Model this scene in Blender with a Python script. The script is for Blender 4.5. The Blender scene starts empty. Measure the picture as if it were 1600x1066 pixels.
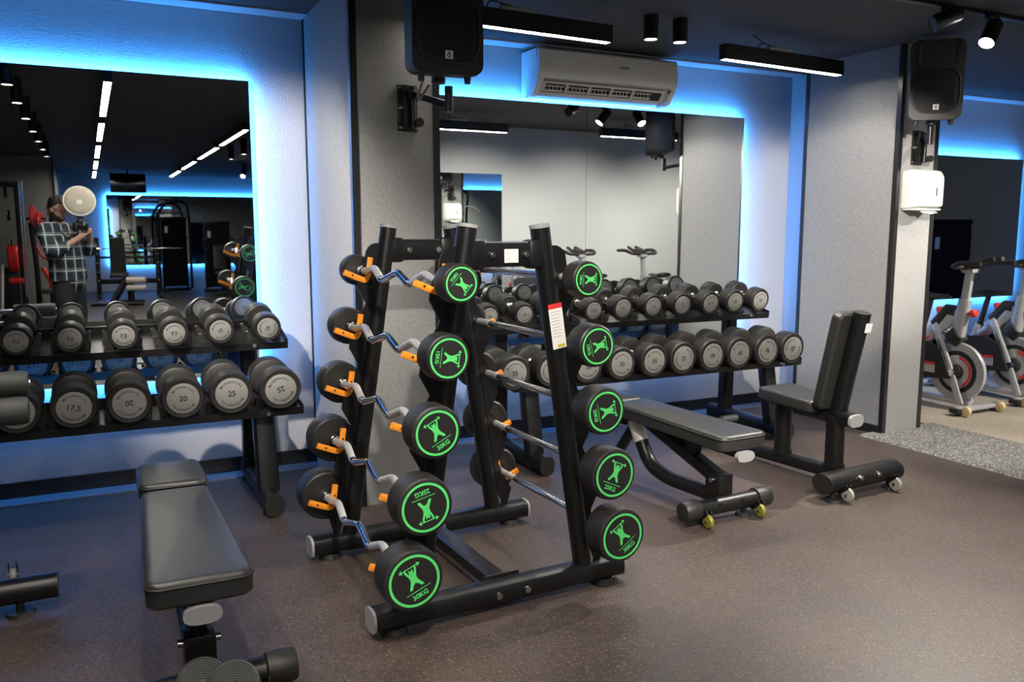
import bpy, bmesh, math, random
from mathutils import Vector as V, Matrix
R = math.radians
PI = math.pi
random.seed(7)
S = bpy.context.scene
COL = S.collection

# ------------------------------------------------------------------ camera, world, exposure
cd = bpy.data.cameras.new('camera'); cam = bpy.data.objects.new('camera', cd); COL.objects.link(cam)
cd.sensor_width = 36; cd.lens = 36*1307/1600; cd.clip_start = .02
cam.location = (0, 0, 1.4); cam.rotation_euler = (R(90-7.65), 0, R(-26.75))
cd.dof.use_dof = True; cd.dof.focus_distance = 3.1; cd.dof.aperture_fstop = 4.5
S.camera = cam
wd = bpy.data.worlds.new('world'); S.world = wd; wd.use_nodes = True
wd.node_tree.nodes['Background'].inputs[0].default_value = (.6, .7, .9, 1)
wd.node_tree.nodes['Background'].inputs[1].default_value = .02
S.view_settings.view_transform = 'Standard'; S.view_settings.look = 'None'
S.view_settings.gamma = 1; S.view_settings.use_curve_mapping = False
S.view_settings.exposure = 2.0
S.cycles.use_denoising = True
S.cycles.caustics_reflective = True; S.cycles.caustics_refractive = False
S.cycles.sample_clamp_indirect = 4
S.cycles.max_bounces = 9; S.cycles.glossy_bounces = 7; S.cycles.diffuse_bounces = 4

LAMP = 18          # strength of the linear lamps
LED = 2.0          # watts per metre of the blue strips behind the mirrors
LEDC = (.04, .32, 1.0)
WARM = (1, .93, .84)

def area(name, loc, direction, sx, sy, watts, color, parent=None, spread=180):
    l = bpy.data.lights.new(name, 'AREA'); l.shape = 'RECTANGLE'; l.size = sx; l.size_y = sy
    l.energy = watts; l.color = color; l.spread = R(spread)
    o = bpy.data.objects.new(name, l); COL.objects.link(o); o.location = loc
    d = V(direction).normalized()
    if abs(d.z) > .95 or abs(d.x) < 1e-3: x = V((1, 0, 0))
    else: x = V((0, 0, 1))
    z = -d; x = (x - z*x.dot(z)).normalized(); y = z.cross(x)
    o.rotation_euler = Matrix((x, y, z)).transposed().to_euler()
    if parent: o.parent = parent
    return o

def spot(name, loc, target, watts, angle, color=WARM, blend=.6, rad=.03, parent=None):
    l = bpy.data.lights.new(name, 'SPOT'); l.energy = watts; l.spot_size = R(angle); l.spot_blend = blend
    l.color = color; l.shadow_soft_size = rad
    o = bpy.data.objects.new(name, l); COL.objects.link(o); o.location = loc
    o.rotation_euler = (V(target)-V(loc)).to_track_quat('-Z', 'Y').to_euler()
    if parent: o.parent = parent
    return o

# ------------------------------------------------------------------ materials
def mat(name, c, rough=.5, metal=0, bump=None, emit=None, spec=.5, var=None, coat=0):
    m = bpy.data.materials.new(name); m.use_nodes = True
    nt = m.node_tree; b = nt.nodes['Principled BSDF']
    b.inputs['Base Color'].default_value = (*c, 1); b.inputs['Roughness'].default_value = rough
    b.inputs['Metallic'].default_value = metal; b.inputs['Specular IOR Level'].default_value = spec
    b.inputs['Coat Weight'].default_value = coat
    tc = nt.nodes.new('ShaderNodeTexCoord')
    if emit:
        b.inputs['Emission Color'].default_value = (*emit[0], 1); b.inputs['Emission Strength'].default_value = emit[1]
    if bump:
        n = nt.nodes.new('ShaderNodeTexNoise'); n.inputs['Scale'].default_value = bump[0]; n.inputs['Detail'].default_value = 3
        nt.links.new(tc.outputs['Object'], n.inputs['Vector'])
        k = nt.nodes.new('ShaderNodeBump'); k.inputs['Strength'].default_value = bump[1]; k.inputs['Distance'].default_value = bump[2] if len(bump) > 2 else .01
        nt.links.new(n.outputs[0], k.inputs['Height']); nt.links.new(k.outputs[0], b.inputs['Normal'])
    if var:                       # (scale, amount): blotchy value change of the material itself
        n = nt.nodes.new('ShaderNodeTexNoise'); n.inputs['Scale'].default_value = var[0]; n.inputs['Detail'].default_value = 5
        nt.links.new(tc.outputs['Object'], n.inputs['Vector'])
        r = nt.nodes.new('ShaderNodeMapRange'); r.inputs[1].default_value = .3; r.inputs[2].default_value = .7
        r.inputs[3].default_value = 1-var[1]; r.inputs[4].default_value = 1+var[1]
        nt.links.new(n.outputs[0], r.inputs[0])
        x = nt.nodes.new('ShaderNodeMix'); x.data_type = 'RGBA'; x.blend_type = 'MULTIPLY'; x.inputs[0].default_value = 1
        x.inputs[6].default_value = (*c, 1); nt.links.new(r.outputs[0], x.inputs[7]); nt.links.new(x.outputs[2], b.inputs['Base Color'])
    return m

def speckle(name, base, specks, rough, scale=170, bump=.15):
    m = bpy.data.materials.new(name); m.use_nodes = True; nt = m.node_tree; b = nt.nodes['Principled BSDF']
    L = nt.links.new; N = nt.nodes.new
    tc = N('ShaderNodeTexCoord'); prev = None
    n = N('ShaderNodeTexNoise'); n.inputs['Scale'].default_value = 1.7; n.inputs['Detail'].default_value = 6; n.inputs['Roughness'].default_value = .65
    L(tc.outputs['Object'], n.inputs['Vector'])
    r = N('ShaderNodeMapRange'); r.inputs[1].default_value = .3; r.inputs[2].default_value = .7; r.inputs[3].default_value = .72; r.inputs[4].default_value = 1.3
    L(n.outputs[0], r.inputs[0])
    x = N('ShaderNodeMix'); x.data_type = 'RGBA'; x.blend_type = 'MULTIPLY'; x.inputs[0].default_value = 1
    x.inputs[6].default_value = (*base, 1); L(r.outputs[0], x.inputs[7]); prev = x.outputs[2]
    for i, (c, thr, sc) in enumerate(specks):
        v = N('ShaderNodeTexVoronoi'); v.inputs['Scale'].default_value = sc; L(tc.outputs['Object'], v.inputs['Vector'])
        s = N('ShaderNodeSeparateColor'); L(v.outputs['Color'], s.inputs[0])
        lt = N('ShaderNodeMath'); lt.operation = 'LESS_THAN'; lt.inputs[1].default_value = thr; L(s.outputs[i % 3], lt.inputs[0])
        y = N('ShaderNodeMix'); y.data_type = 'RGBA'; L(lt.outputs[0], y.inputs[0]); L(prev, y.inputs[6]); y.inputs[7].default_value = (*c, 1)
        prev = y.outputs[2]
    L(prev, b.inputs['Base Color'])
    rr = N('ShaderNodeMapRange'); rr.inputs[3].default_value = rough-.08; rr.inputs[4].default_value = rough+.12; L(n.outputs[0], rr.inputs[0]); L(rr.outputs[0], b.inputs['Roughness'])
    g = N('ShaderNodeTexNoise'); g.inputs['Scale'].default_value = scale; L(tc.outputs['Object'], g.inputs['Vector'])
    k = N('ShaderNodeBump'); k.inputs['Strength'].default_value = bump; k.inputs['Distance'].default_value = .004
    L(g.outputs[0], k.inputs['Height']); L(k.outputs[0], b.inputs['Normal'])
    return m

M = {}
M['plaster'] = mat('pale grey plaster', (.40, .40, .41), .75, bump=(150, .6, .008))
M['panel'] = mat('grey cladding', (.235, .235, .232), .7, bump=(170, .35, .004), var=(60, .12))
M['ewall'] = mat('pale grey paint', (.42, .43, .42), .7, bump=(120, .25, .004))
M['ceil'] = mat('charcoal ceiling paint', (.042, .044, .048), .8, bump=(40, .2))
M['black_trim'] = mat('black painted trim', (.012, .012, .013), .3)
M['floor'] = speckle('brown rubber floor', (.050, .0365, .0295), [((.16, .075, .048), .035, 200), ((.12, .095, .08), .04, 240), ((.024, .019, .018), .12, 240)], .5)
M['beige'] = speckle('beige floor', (.25, .215, .165), [((.34, .3, .24), .2, 260), ((.15, .13, .1), .15, 300)], .6)
M['mat'] = speckle('speckled grey mat', (.125, .12, .11), [((.36, .35, .32), .25, 150), ((.035, .035, .036), .28, 170)], .8)
M['ledge'] = mat('smooth pale floor edging', (.13, .14, .16), .4)
M['mirror'] = mat('mirror glass', (.82, .85, .84), .0, 1)
M['mirror_back'] = mat('mirror backing', (.05, .05, .05), .6)
M['steel'] = mat('black powder coated steel', (.006, .006, .0063), .36, bump=(300, .05, .002), spec=.38)
M['steel_b'] = mat('black satin tray', (.008, .008, .0085), .32, spec=.4)
M['rubber'] = mat('black rubber', (.0125, .0118, .011), .48, bump=(220, .1, .002))
M['rubber_w'] = mat('worn black rubber', (.02, .019, .017), .5, bump=(220, .12, .002), var=(14, .3))
M['chrome'] = mat('chrome', (.86, .86, .87), .10, 1)
M['knurl'] = mat('knurled steel', (.80, .78, .75), .42, .75, bump=(900, .5, .001))
M['zinc'] = mat('zinc bolt', (.55, .55, .55), .25, 1)
M['orange'] = mat('orange plastic', (.87, .29, .02), .35)
M['green'] = mat('green print', (.09, .62, .15), .5)
M['plate'] = mat('grey weight face', (.20, .195, .183), .45)
M['ink'] = mat('black print', (.012, .012, .012), .5)
M['grip_cap'] = mat('silver grey end cap', (.30, .30, .30), .38)
M['leather'] = mat('black vinyl upholstery', (.021, .021, .020), .37, bump=(420, .12, .002))
M['leather_s'] = mat('black vinyl side', (.010, .010, .010), .5)
M['foam'] = mat('grey foam rubber', (.045, .047, .045), .6)
M['white'] = mat('white plastic', (.64, .64, .61), .22, coat=.3)
M['cream'] = mat('cream louvre plastic', (.60, .57, .50), .35)
M['dark'] = mat('dark recess', (.01, .01, .01), .6)
M['spk'] = mat('black speaker plastic', (.008, .008, .0085), .55, bump=(350, .15, .002))
M['grille'] = mat('speaker grille', (.004, .004, .0045), .7, bump=(500, .4, .003))
M['label'] = mat('white paper label', (.72, .71, .68), .5)
M['red'] = mat('red plastic', (.62, .035, .03), .35)
M['redpaint'] = mat('red paint', (.55, .02, .02), .3)
M['yellow'] = mat('yellow wheel', (.19, .175, .02), .4)
M['whitewheel'] = mat('worn white wheel', (.27, .26, .235), .5)
M['amber'] = mat('amber wheel', (.62, .48, .25), .35)
M['silver'] = mat('silver paint', (.46, .46, .47), .32, .35)
M['lamp'] = mat('lamp diffuser', (.9, .9, .9), .5, emit=(WARM, LAMP))
M['bulb'] = mat('lit lamp face', (1, 1, 1), .5, emit=((1, .95, .88), 14))
M['bulb2'] = mat('lit downlight face', (1, 1, 1), .5, emit=((1, .93, .84), 6))
M['led'] = mat('blue led tape', (.2, .3, .6), .5, emit=((.1, .35, 1), 3))
M['grey'] = mat('grey metal driver box', (.32, .31, .29), .4)
M['screen'] = mat('dark screen', (.006, .007, .01), .15)
M['cable'] = mat('grey cable', (.2, .2, .19), .5)
M['skin'] = mat('skin', (.46, .26, .18), .5)
M['hair'] = mat('dark brown hair', (.018, .012, .009), .6)
M['denim'] = mat('dark denim', (.016, .017, .02), .8, bump=(500, .3, .002))
M['diffuser'] = mat('flash diffuser cloth', (.48, .43, .34), .7, var=(9, .12))

def plaid():
    m = bpy.data.materials.new('blue and black plaid cotton'); m.use_nodes = True; nt = m.node_tree; b = nt.nodes['Principled BSDF']
    L = nt.links.new; N = nt.nodes.new
    tc = N('ShaderNodeTexCoord'); s = N('ShaderNodeSeparateXYZ'); L(tc.outputs['Object'], s.inputs[0])
    def mth(op, a, bb=None):
        n = N('ShaderNodeMath'); n.operation = op
        for i, q in enumerate((a, bb)):
            if q is None: continue
            if isinstance(q, (int, float)): n.inputs[i].default_value = q
            else: L(q, n.inputs[i])
        return n.outputs[0]
    u = mth('ADD', mth('MULTIPLY', s.outputs[0], -1.17), mth('MULTIPLY', s.outputs[1], .36))
    def stripe(co, per, lo, hi):
        f = mth('FRACT', mth('ADD', mth('DIVIDE', co, per), 20))
        return mth('MULTIPLY', mth('GREATER_THAN', f, lo), mth('LESS_THAN', f, hi))
    base = (.025, .065, .10)
    prev = None
    def mix(fac, c, k):
        nonlocal prev
        y = N('ShaderNodeMix'); y.data_type = 'RGBA'; L(mth('MULTIPLY', fac, k), y.inputs[0])
        if prev is None: y.inputs[6].default_value = (*base, 1)
        else: L(prev, y.inputs[6])
        y.inputs[7].default_value = (*c, 1); prev = y.outputs[2]
    z = s.outputs[2]
    mix(stripe(u, .115, .0, .5), (.008, .01, .014), .7); mix(stripe(z, .125, .0, .5), (.008, .01, .014), .7)
    mix(stripe(u, .115, .68, .80), (.6, .62, .6), .75); mix(stripe(z, .125, .66, .76), (.6, .62, .6), .7)
    mix(stripe(z, .125, .84, .90), (.5, .52, .5), .4)
    L(prev, b.inputs['Base Color']); b.inputs['Roughness'].default_value = .85
    return m
M['plaid'] = plaid()

# ------------------------------------------------------------------ mesh helpers
def frame_of(d, up=V((0, 0, 1))):
    d = d.normalized()
    if abs(d.dot(up)) > .98: up = V((0, 1, 0)) if abs(d.y) < .9 else V((1, 0, 0))
    x = up.cross(d).normalized(); y = d.cross(x).normalized()
    return x, y

class G:
    def __init__(s): s.bm = bmesh.new()
    def box(s, c, d, rot=None, bev=0, seg=2):
        m = Matrix.Translation(V(c)) @ (rot.to_4x4() if rot else Matrix()) @ Matrix.Diagonal((d[0], d[1], d[2], 1))
        r = bmesh.ops.create_cube(s.bm, size=1, matrix=m)
        if bev:
            es = list({e for v in r['verts'] for e in v.link_edges})
            bmesh.ops.bevel(s.bm, geom=es, offset=bev, segments=seg, affect='EDGES', profile=.5)
        return s
    def rings(s, rings, cap=True, closed=False):
        vs = [[s.bm.verts.new(p) for p in r] for r in rings]; n = len(vs[0])
        pairs = list(zip(vs[:-1], vs[1:])) + ([(vs[-1], vs[0])] if closed else [])
        for a, b in pairs:
            for i in range(n):
                s.bm.faces.new((a[i], a[(i+1) % n], b[(i+1) % n], b[i]))
        if cap and not closed:
            s.bm.faces.new(vs[0][::-1]); s.bm.faces.new(vs[-1])
        return s
    def cyl(s, a, b, r, r2=None, n=24):
        a, b = V(a), V(b); x, y = frame_of(b-a); r2 = r if r2 is None else r2
        f = lambda c, q: [c + x*q*math.cos(2*PI*i/n) + y*q*math.sin(2*PI*i/n) for i in range(n)]
        return s.rings([f(a, r), f(b, r2)])
    def lathe(s, prof, o=(0, 0, 0), ax=(0, 1, 0), n=40):
        o = V(o); ax = V(ax).normalized(); x, y = frame_of(ax)
        return s.rings([[o + ax*h + x*r*math.cos(2*PI*i/n) + y*r*math.sin(2*PI*i/n) for i in range(n)] for r, h in prof])
    def tube(s, pts, rx, ry=None, n=14, up=V((0, 0, 1)), cap=True, sq=0):
        pts = [V(p) for p in pts]; ry = rx if ry is None else ry; rr = []
        for i, p in enumerate(pts):
            t = V((0, 0, 0))
            if i: t += (p-pts[i-1]).normalized()
            if i < len(pts)-1: t += (pts[i+1]-p).normalized()
            x, y = frame_of(t, up); k = 1
            if 0 < i < len(pts)-1:
                k = 1/max(.5, t.length/2)
            ring = []
            for j in range(n):
                a = 2*PI*(j+.5)/n; ca, sa = math.cos(a), math.sin(a)
                if sq:
                    q = (abs(ca)**sq + abs(sa)**sq)**(-1/sq); ca *= q; sa *= q
                ring.append(p + x*rx*ca + y*ry*sa)
            rr.append(ring)
        return s.rings(rr, cap)
    def prism(s, poly, o, ux, uy, d):
        o, ux, uy = V(o), V(ux), V(uy); nz = ux.cross(uy).normalized()*d
        return s.rings([[o+ux*a+uy*b for a, b in poly], [o+ux*a+uy*b+nz for a, b in poly]])
    def flat(s, poly, o, ux, uy):
        o, ux, uy = V(o), V(ux), V(uy)
        s.bm.faces.new([s.bm.verts.new(o+ux*a+uy*b) for a, b in poly]); return s
    def ring2(s, r0, r1, o, ux, uy, n=48):
        o, ux, uy = V(o), V(ux), V(uy)
        f = lambda r: [s.bm.verts.new(o+ux*r*math.cos(2*PI*i/n)+uy*r*math.sin(2*PI*i/n)) for i in range(n)]
        a, b = f(r0), f(r1)
        for i in range(n): s.bm.faces.new((a[i], b[i], b[(i+1) % n], a[(i+1) % n]))
        return s
    def bevel(s, off, seg=2, ang=30):
        es = [e for e in s.bm.edges if len(e.link_faces) == 2 and e.calc_face_angle(0) > R(ang)]
        bmesh.ops.bevel(s.bm, geom=es, offset=off, segments=seg, affect='EDGES', profile=.5, clamp_overlap=True); return s
    def text(s, t, size, o, ux, uy, bold=.0):
        vs, fs, w = glyphs(t, bold); o, ux, uy = V(o), V(ux), V(uy)
        q = [s.bm.verts.new(o+ux*((a-w/2)*size)+uy*((b-.35)*size)) for a, b in vs]
        for f in fs:
            try: s.bm.faces.new([q[i] for i in f])
            except ValueError: pass
        return s

_gc = {}
def glyphs(t, bold=0):
    k = (t, bold)
    if k not in _gc:
        c = bpy.data.curves.new('lettering', 'FONT'); c.body = t; c.offset = bold; c.resolution_u = 3
        o = bpy.data.objects.new('lettering', c); COL.objects.link(o)
        bpy.context.view_layer.update()
        me = bpy.data.meshes.new_from_object(o.evaluated_get(bpy.context.evaluated_depsgraph_get()))
        vs = [(v.co.x, v.co.y) for v in me.vertices]; fs = [tuple(p.vertices) for p in me.polygons]
        bpy.data.objects.remove(o); bpy.data.curves.remove(c); bpy.data.meshes.remove(me)
        x0 = min([v[0] for v in vs] or [0]); x1 = max([v[0] for v in vs] or [0])
        _gc[k] = ([(a-x0, b) for a, b in vs], fs, x1-x0)
    return _gc[k]

def fillet(pts, rad, seg=6):
    pts = [V(p) for p in pts]; out = [pts[0]]
    for a, b, c in zip(pts[:-2], pts[1:-1], pts[2:]):
        d1, d2 = (a-b), (c-b); k = min(rad, d1.length*.45, d2.length*.45)
        p, q = b+d1.normalized()*k, b+d2.normalized()*k
        for i in range(seg+1):
            t = i/seg; out.append(p*(1-t)**2 + b*2*t*(1-t) + q*t*t)
    return out + [pts[-1]]

def obj(name, g, m, parent=None, smooth=35, label=None):
    bmesh.ops.recalc_face_normals(g.bm, faces=g.bm.faces)
    me = bpy.data.meshes.new(name); g.bm.to_mesh(me); g.bm.free()
    me.materials.append(M[m] if isinstance(m, str) else m)
    if smooth:
        for p in me.polygons: p.use_smooth = True
        me.set_sharp_from_angle(angle=R(smooth))
    o = bpy.data.objects.new(name, me); COL.objects.link(o)
    if parent: o.parent = parent
    if label: o['label'] = label
    return o

SPLIT = set('saddle foot_pad beam_plate end_plate bolt screw gusset corner_knob rubber_foot hook_screw weld_collar wheel_fork pad_bracket roller_bar arm pad_post'.split())
_obj0 = obj
def obj(name, g, m, parent=None, smooth=35, label=None):
    if name not in SPLIT: return _obj0(name, g, m, parent, smooth, label)
    bm = g.bm; bm.verts.ensure_lookup_table(); seen = set(); isl = []
    for v in bm.verts:
        if v in seen: continue
        st = [v]; seen.add(v); cur = []
        while st:
            q = st.pop(); cur.append(q)
            for e in q.link_edges:
                w = e.other_vert(q)
                if w not in seen: seen.add(w); st.append(w)
        lo = [min(q.co[i] for q in cur)-.002 for i in range(3)]; hi = [max(q.co[i] for q in cur)+.002 for i in range(3)]
        isl.append([cur, lo, hi])
    i = 0
    while i < len(isl):
        j = i+1
        while j < len(isl):
            a, b = isl[i], isl[j]
            if all(a[1][k] < b[2][k] and b[1][k] < a[2][k] for k in range(3)):
                a[0] += b[0]; a[1] = [min(p, q) for p, q in zip(a[1], b[1])]; a[2] = [max(p, q) for p, q in zip(a[2], b[2])]; isl.pop(j); j = i+1
            else: j += 1
        i += 1
    if len(isl) == 1: return _obj0(name, g, m, parent, smooth, label)
    last = None
    for cur, lo, hi in isl:
        h = G(); mp = {q: h.bm.verts.new(q.co) for q in cur}
        for f in {f for q in cur for f in q.link_faces}: h.bm.faces.new([mp[q] for q in f.verts])
        last = _obj0(name, h, m, parent, smooth, label)
    g.bm.free(); return last

def tag(o, label, cat, group=None, kind=None):
    o['label'] = label; o['category'] = cat
    if group: o['group'] = group
    if kind: o['kind'] = kind
    return o

def thing(name, label, cat, loc=(0, 0, 0), rz=0, group=None):
    o = bpy.data.objects.new(name, None); COL.objects.link(o); o.empty_display_size = .1
    o.location = loc; o.rotation_euler = (0, 0, R(rz)); return tag(o, label, cat, group)

def struct(name, g, m, smooth=0):
    o = obj(name, g, m, smooth=smooth); o['kind'] = 'structure'; return o

def copy_tree(o, parent=None):
    c = o.copy(); COL.objects.link(c)
    if parent: c.parent = parent
    for ch in list(o.children): copy_tree(ch, c)
    return c

def rot(ax, deg): return Matrix.Rotation(R(deg), 3, ax)

# ------------------------------------------------------------------ the room
CEIL = 2.58; WY = 4.935; MY = 4.88; WB = 5.045; MB = 4.985; WC = 5.15
struct('floor', G().box((3, -3.1, -.05), (14, 16.6, .1)), 'floor')
struct('ceiling', G().box((3, -3.1, CEIL+.05), (14, 16.8, .1)), 'ceil')
struct('wall_back', G().box((-.92, WY+.1, 1.29), (4.16, .2, 2.58)), 'plaster')
struct('wall_back_middle', G().box((3.3, WB+.1, 1.29), (3.4, .2, 2.58)), 'plaster')
struct('wall_back_right', G().box((7.62, WC+.1, 1.29), (4.76, .2, 2.58)), 'plaster')
struct('wall_left', G().box((-3.05, -3.1, 1.29), (.1, 16.3, 2.58)), 'panel')
struct('wall_right', G().box((10.05, -3.1, 1.29), (.1, 16.7, 2.58)), 'panel')
struct('wall_front', G().box((3.5, -11.3, 1.29), (13.1, .2, 2.58)), 'plaster')
struct('wall_front_pier', G().box((-1.7, -8.75, 1.29), (2.5, 4.9, 2.58)), 'panel')
struct('wall_partition', G().box((6.4, .90, 1.29), (7.2, .14, 2.58)), 'ewall')
# two piers that stand out of the back wall, grey cladding on a core
def pier(name, x0, x1, y0, y1):
    g = G(); g.box(((x0+x1)/2, (y0+y1)/2, CEIL/2), (x1-x0, y1-y0, CEIL)); struct(name, g, 'panel')
pier('pillar_left', 1.16, 1.61, 4.0, 5.08); pier('pillar_right', 4.77, 5.15, 3.85, 4.66)
struct('pillar_right_core', G().box((5.14, 4.93, 1.29), (.28, .56, 2.58)), 'plaster')
n = 0
def trim(c, d, m='black_trim'):
    global n
    n += 1; struct('trim_%d' % n, G().box(c, d), m)
for x, y, sx, sy in ((1.172, 4.012, 1, 1), (1.592, 4.012, 1, 1), (4.782, 3.862, 1, 1), (5.136, 3.862, 1, 1)):
    trim((x, y, CEIL/2), (.034, .034, CEIL))
trim((1.157, 4.915, CEIL/2), (.012, .012, CEIL)); trim((4.775, 4.655, CEIL/2), (.022, .03, CEIL)); trim((1.615, 4.90, CEIL/2), (.012, .02, CEIL))
trim((4.762, 4.26, .03), (.016, .8, .06))
for nm, x0, x1, y in (('baseboard_back', -3, 1.158, WY), ('baseboard_back_middle', 1.612, 4.998, WB), ('baseboard_back_right', 5.24, 10, WC)):
    struct(nm, G().box(((x0+x1)/2, y-.008, .045), (x1-x0, .016, .09)), 'black_trim')
trim((-.92, 4.855, .004), (4.15, .13, .008), 'ledge'); trim((3.3, 4.965, .004), (3.38, .13, .008), 'ledge')
trim((-.92, 4.86, CEIL-.006), (4.15, .14, .012), 'plaster'); trim((3.3, 4.97, CEIL-.006), (3.38, .14, .012), 'plaster'); trim((7.62, 5.07, CEIL-.006), (4.76, .15, .012), 'plaster')
trim((-.445, -6.295, CEIL/2), (.03, .03, CEIL)); trim((2.805, .962, CEIL/2), (.03, .03, CEIL))
struct('floor_bike_room', G().box((7.66, 2.99, .003), (4.68, 4.3, .006)), 'beige')
g = G(); g.prism([(4.62, .0), (5.36, .0), (5.36, .014), (4.66, .014)], (0, .95, 0), (1, 0, 0), (0, 0, 1), -2.955)
o = obj('rubber_mat', g, 'mat', smooth=0); tag(o, 'grey speckled rubber mat strip at the foot of the pillar with the towel dispenser', 'mat')

# ------------------------------------------------------------------ mirrors with led tape behind their edges
def mirror(label, panes, z0, z1, y, wally, sides='TBR', face=-1, led=LED, x_trim=True):
    x0, x1 = panes[0][0], panes[-1][1]
    root = thing('wall_mirror', label, 'mirror', ((x0+x1)/2, y, z0))
    for a, b in panes:
        g = G(); g.box(((a+b)/2-(x0+x1)/2, -face*.003, (z1-z0)/2), (b-a-.002, .006, z1-z0)); obj('mirror_pane', g, 'mirror', root, 0)
    g = G(); cx = (x1-x0)/2
    g.box((0, -face*.009, (z1-z0)/2), (x1-x0-.004, .005, z1-z0-.004)); obj('backing_board', g, 'mirror_back', root, 0)
    if not sides: return root
    yl = y-face*.028
    ins = .006
    g = G()
    L, H = x1-x0, z1-z0
    t = -face*1.6
    if 'T' in sides:
        g.box((0, -face*.014, H-ins), (L-.02, .004, .008)); area('led_light', (0, -face*.022, H-ins), (0, t*.5, 1), L-.02, .02, led*L, LEDC, root, 165)
    if 'B' in sides:
        g.box((0, -face*.014, ins), (L-.02, .004, .008)); area('led_light', (0, -face*.022, ins), (0, t*.5, -1), L-.02, .02, led*L*.75, LEDC, root, 165)
    for q, sg in (('R', 1), ('L', -1)):
        if q in sides:
            g.box((sg*(L/2-ins), -face*.014, H/2), (.008, .004, H-.04)); area('led_light', (sg*(L/2-ins), -face*.022, H/2), (sg, t*.5, 0), H-.04, .02, led*H, LEDC, root, 165)
    obj('led_tape', g, 'led', root, 0)
    return root
mirror('blue-lit mirror above the left dumbbell rack, showing the photographer', [(-1.25, .842)], .577, 2.203, MY, WY, 'TBR')
mirror('two-pane mirror with a blue glow behind it, below the air conditioner between the pillars', [(1.78, 3.083), (3.083, 4.474)], .56, 2.226, MB, WB, 'TBR')
mirror('blue-lit mirror behind the exercise bikes, right of the far pillar', [(5.45, 8.06)], .75, 2.055, WC-.055, WC, 'TBR')
mirror('long blue-lit mirror on the far wall, seen in the left mirror behind the photographer', [(.42, 4.3)], .575, 2.15, -11.145, -11.2, 'TBLR', face=1, led=LED*1.3)
mirror('small frameless mirror on the pale partition, seen in the mirror between the pillars', [(2.9, 4.40)], .35, 2.035, .976, .97, '', face=1)

# ------------------------------------------------------------------ lamps
def linear_lamp(label, a, b, z=2.4, w=.06, cables=True, group=None):
    a, b = V((*a, z)), V((*b, z)); c = (a+b)/2; d = b-a; ln = d.length
    root = thing('linear_lamp', label, 'lamp', c, math.degrees(math.atan2(d.y, d.x)), group)
    g = G(); t = .006
    g.box((0, -w/2+t/2, .045), (ln, t, .09)).box((0, w/2-t/2, .045), (ln, t, .09)).box((0, 0, .087), (ln, w-2*t, t))
    g.box((-ln/2+t/2, 0, .045), (t, w-2*t, .088)).box((ln/2-t/2, 0, .045), (t, w-2*t, .088)); obj('housing', g, 'steel', root, 0)
    obj('diffuser', G().box((0, 0, .008), (ln-.014, w-.013, .012)), 'lamp', root, 0)
    for sx in (-.36, .36):
        obj('suspension_wire', G().cyl((ln*sx, 0, .088), (ln*sx, 0, CEIL-z), .0015, n=6), 'cable', root)
    if cables:
        obj('driver_box', G().box((-ln*.05, 0, .1), (.2, .04, .022), bev=.003), 'grey', root)
        g = G(); g.tube(fillet([(-ln*.05-.08, 0, .11), (-ln*.05-.11, 0, .13), (-ln*.05-.16, .01, .128), (-ln*.05-.17, .02, .093)], .03), .004, n=8)
        g.tube(fillet([(-ln*.05+.05, 0, .11), (-ln*.05-.1, .02, .13), (-ln*.05-.2, .03, .18)], .06), .004, n=8); obj('power_cable', g, 'steel', root)
    return root
linear_lamp('black linear lamp with a lit strip hanging above the air conditioner', (1.55, 3.93), (2.603, 3.986))
linear_lamp('black linear lamp with a lit strip hanging in front of the far pillar', (3.446, 4.048), (4.499, 4.12))
G1 = 'lit linear lamps in the row seen in the left mirror above the photographer'
nth = ['first', 'second', 'third', 'fourth', 'fifth']
for k, (y0, y1) in enumerate([(3.20, 1.2), (.62, -1.2), (-1.85, -3.8), (-4.5, -6.3), (-7.05, -9.0)]):
    linear_lamp('lit linear lamp, %s in the row reflected above the photographer' % nth[k], (.19, y0), (.19, y1), cables=False)
for k, (y0, y1) in enumerate([(.70, -1.1), (-1.45, -3.35), (-3.9, -5.7), (-6.25, -8.0)]):
    linear_lamp("lit linear lamp, %s in the diagonal row at the left mirror's right" % nth[k], (1.52, y0), (1.52, y1), cables=False)
linear_lamp('lit linear lamp reflected at the left of the two-pane mirror', (3.0, 1.88), (4.02, 1.88))
linear_lamp('lit linear lamp reflected beside the speaker back in the two-pane mirror', (5.07, 2.06), (6.1, 2.06))

def downlight(label, x, y, h=.13, group=None, lit=True):
    root = thing('downlight', label, 'lamp', (x, y, CEIL-h), 0, group); r = .042
    obj('housing', G().lathe([(r-.006, .012), (r-.006, 0), (r, 0), (r, h)], ax=(0, 0, 1), n=28), 'steel', root)
    obj('lamp_face', G().lathe([(r-.007, .004), (r-.007, .01)], ax=(0, 0, 1), n=24), 'bulb2', root)
    if lit: spot('downlight_beam', (0, 0, -.01), (0, 0, -2), 14, 100, parent=root)
    return root
downlight('black cylinder downlight on the ceiling, left one of the pair right of the air conditioner', 2.887, 4.0)
downlight('black cylinder downlight on the ceiling, right one of the pair right of the air conditioner', 3.082, 3.99)
for k, y in enumerate([2.9, 1.95, .88, -.25, -1.35, -2.45, -3.55]):
    downlight("black cylinder downlight, %s in the row at the left mirror's left edge" % ['first', 'second', 'third', 'fourth', 'fifth', 'sixth', 'seventh'][k], -.43, y, .2, lit=k < 3)
downlight('black cylinder downlight reflected near the right edge of the left mirror, lower of two', 1.9, -2.9, .2, lit=False)
downlight('black cylinder downlight reflected near the right edge of the left mirror, upper of two', 1.93, -2.0, .2, lit=False)

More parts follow.
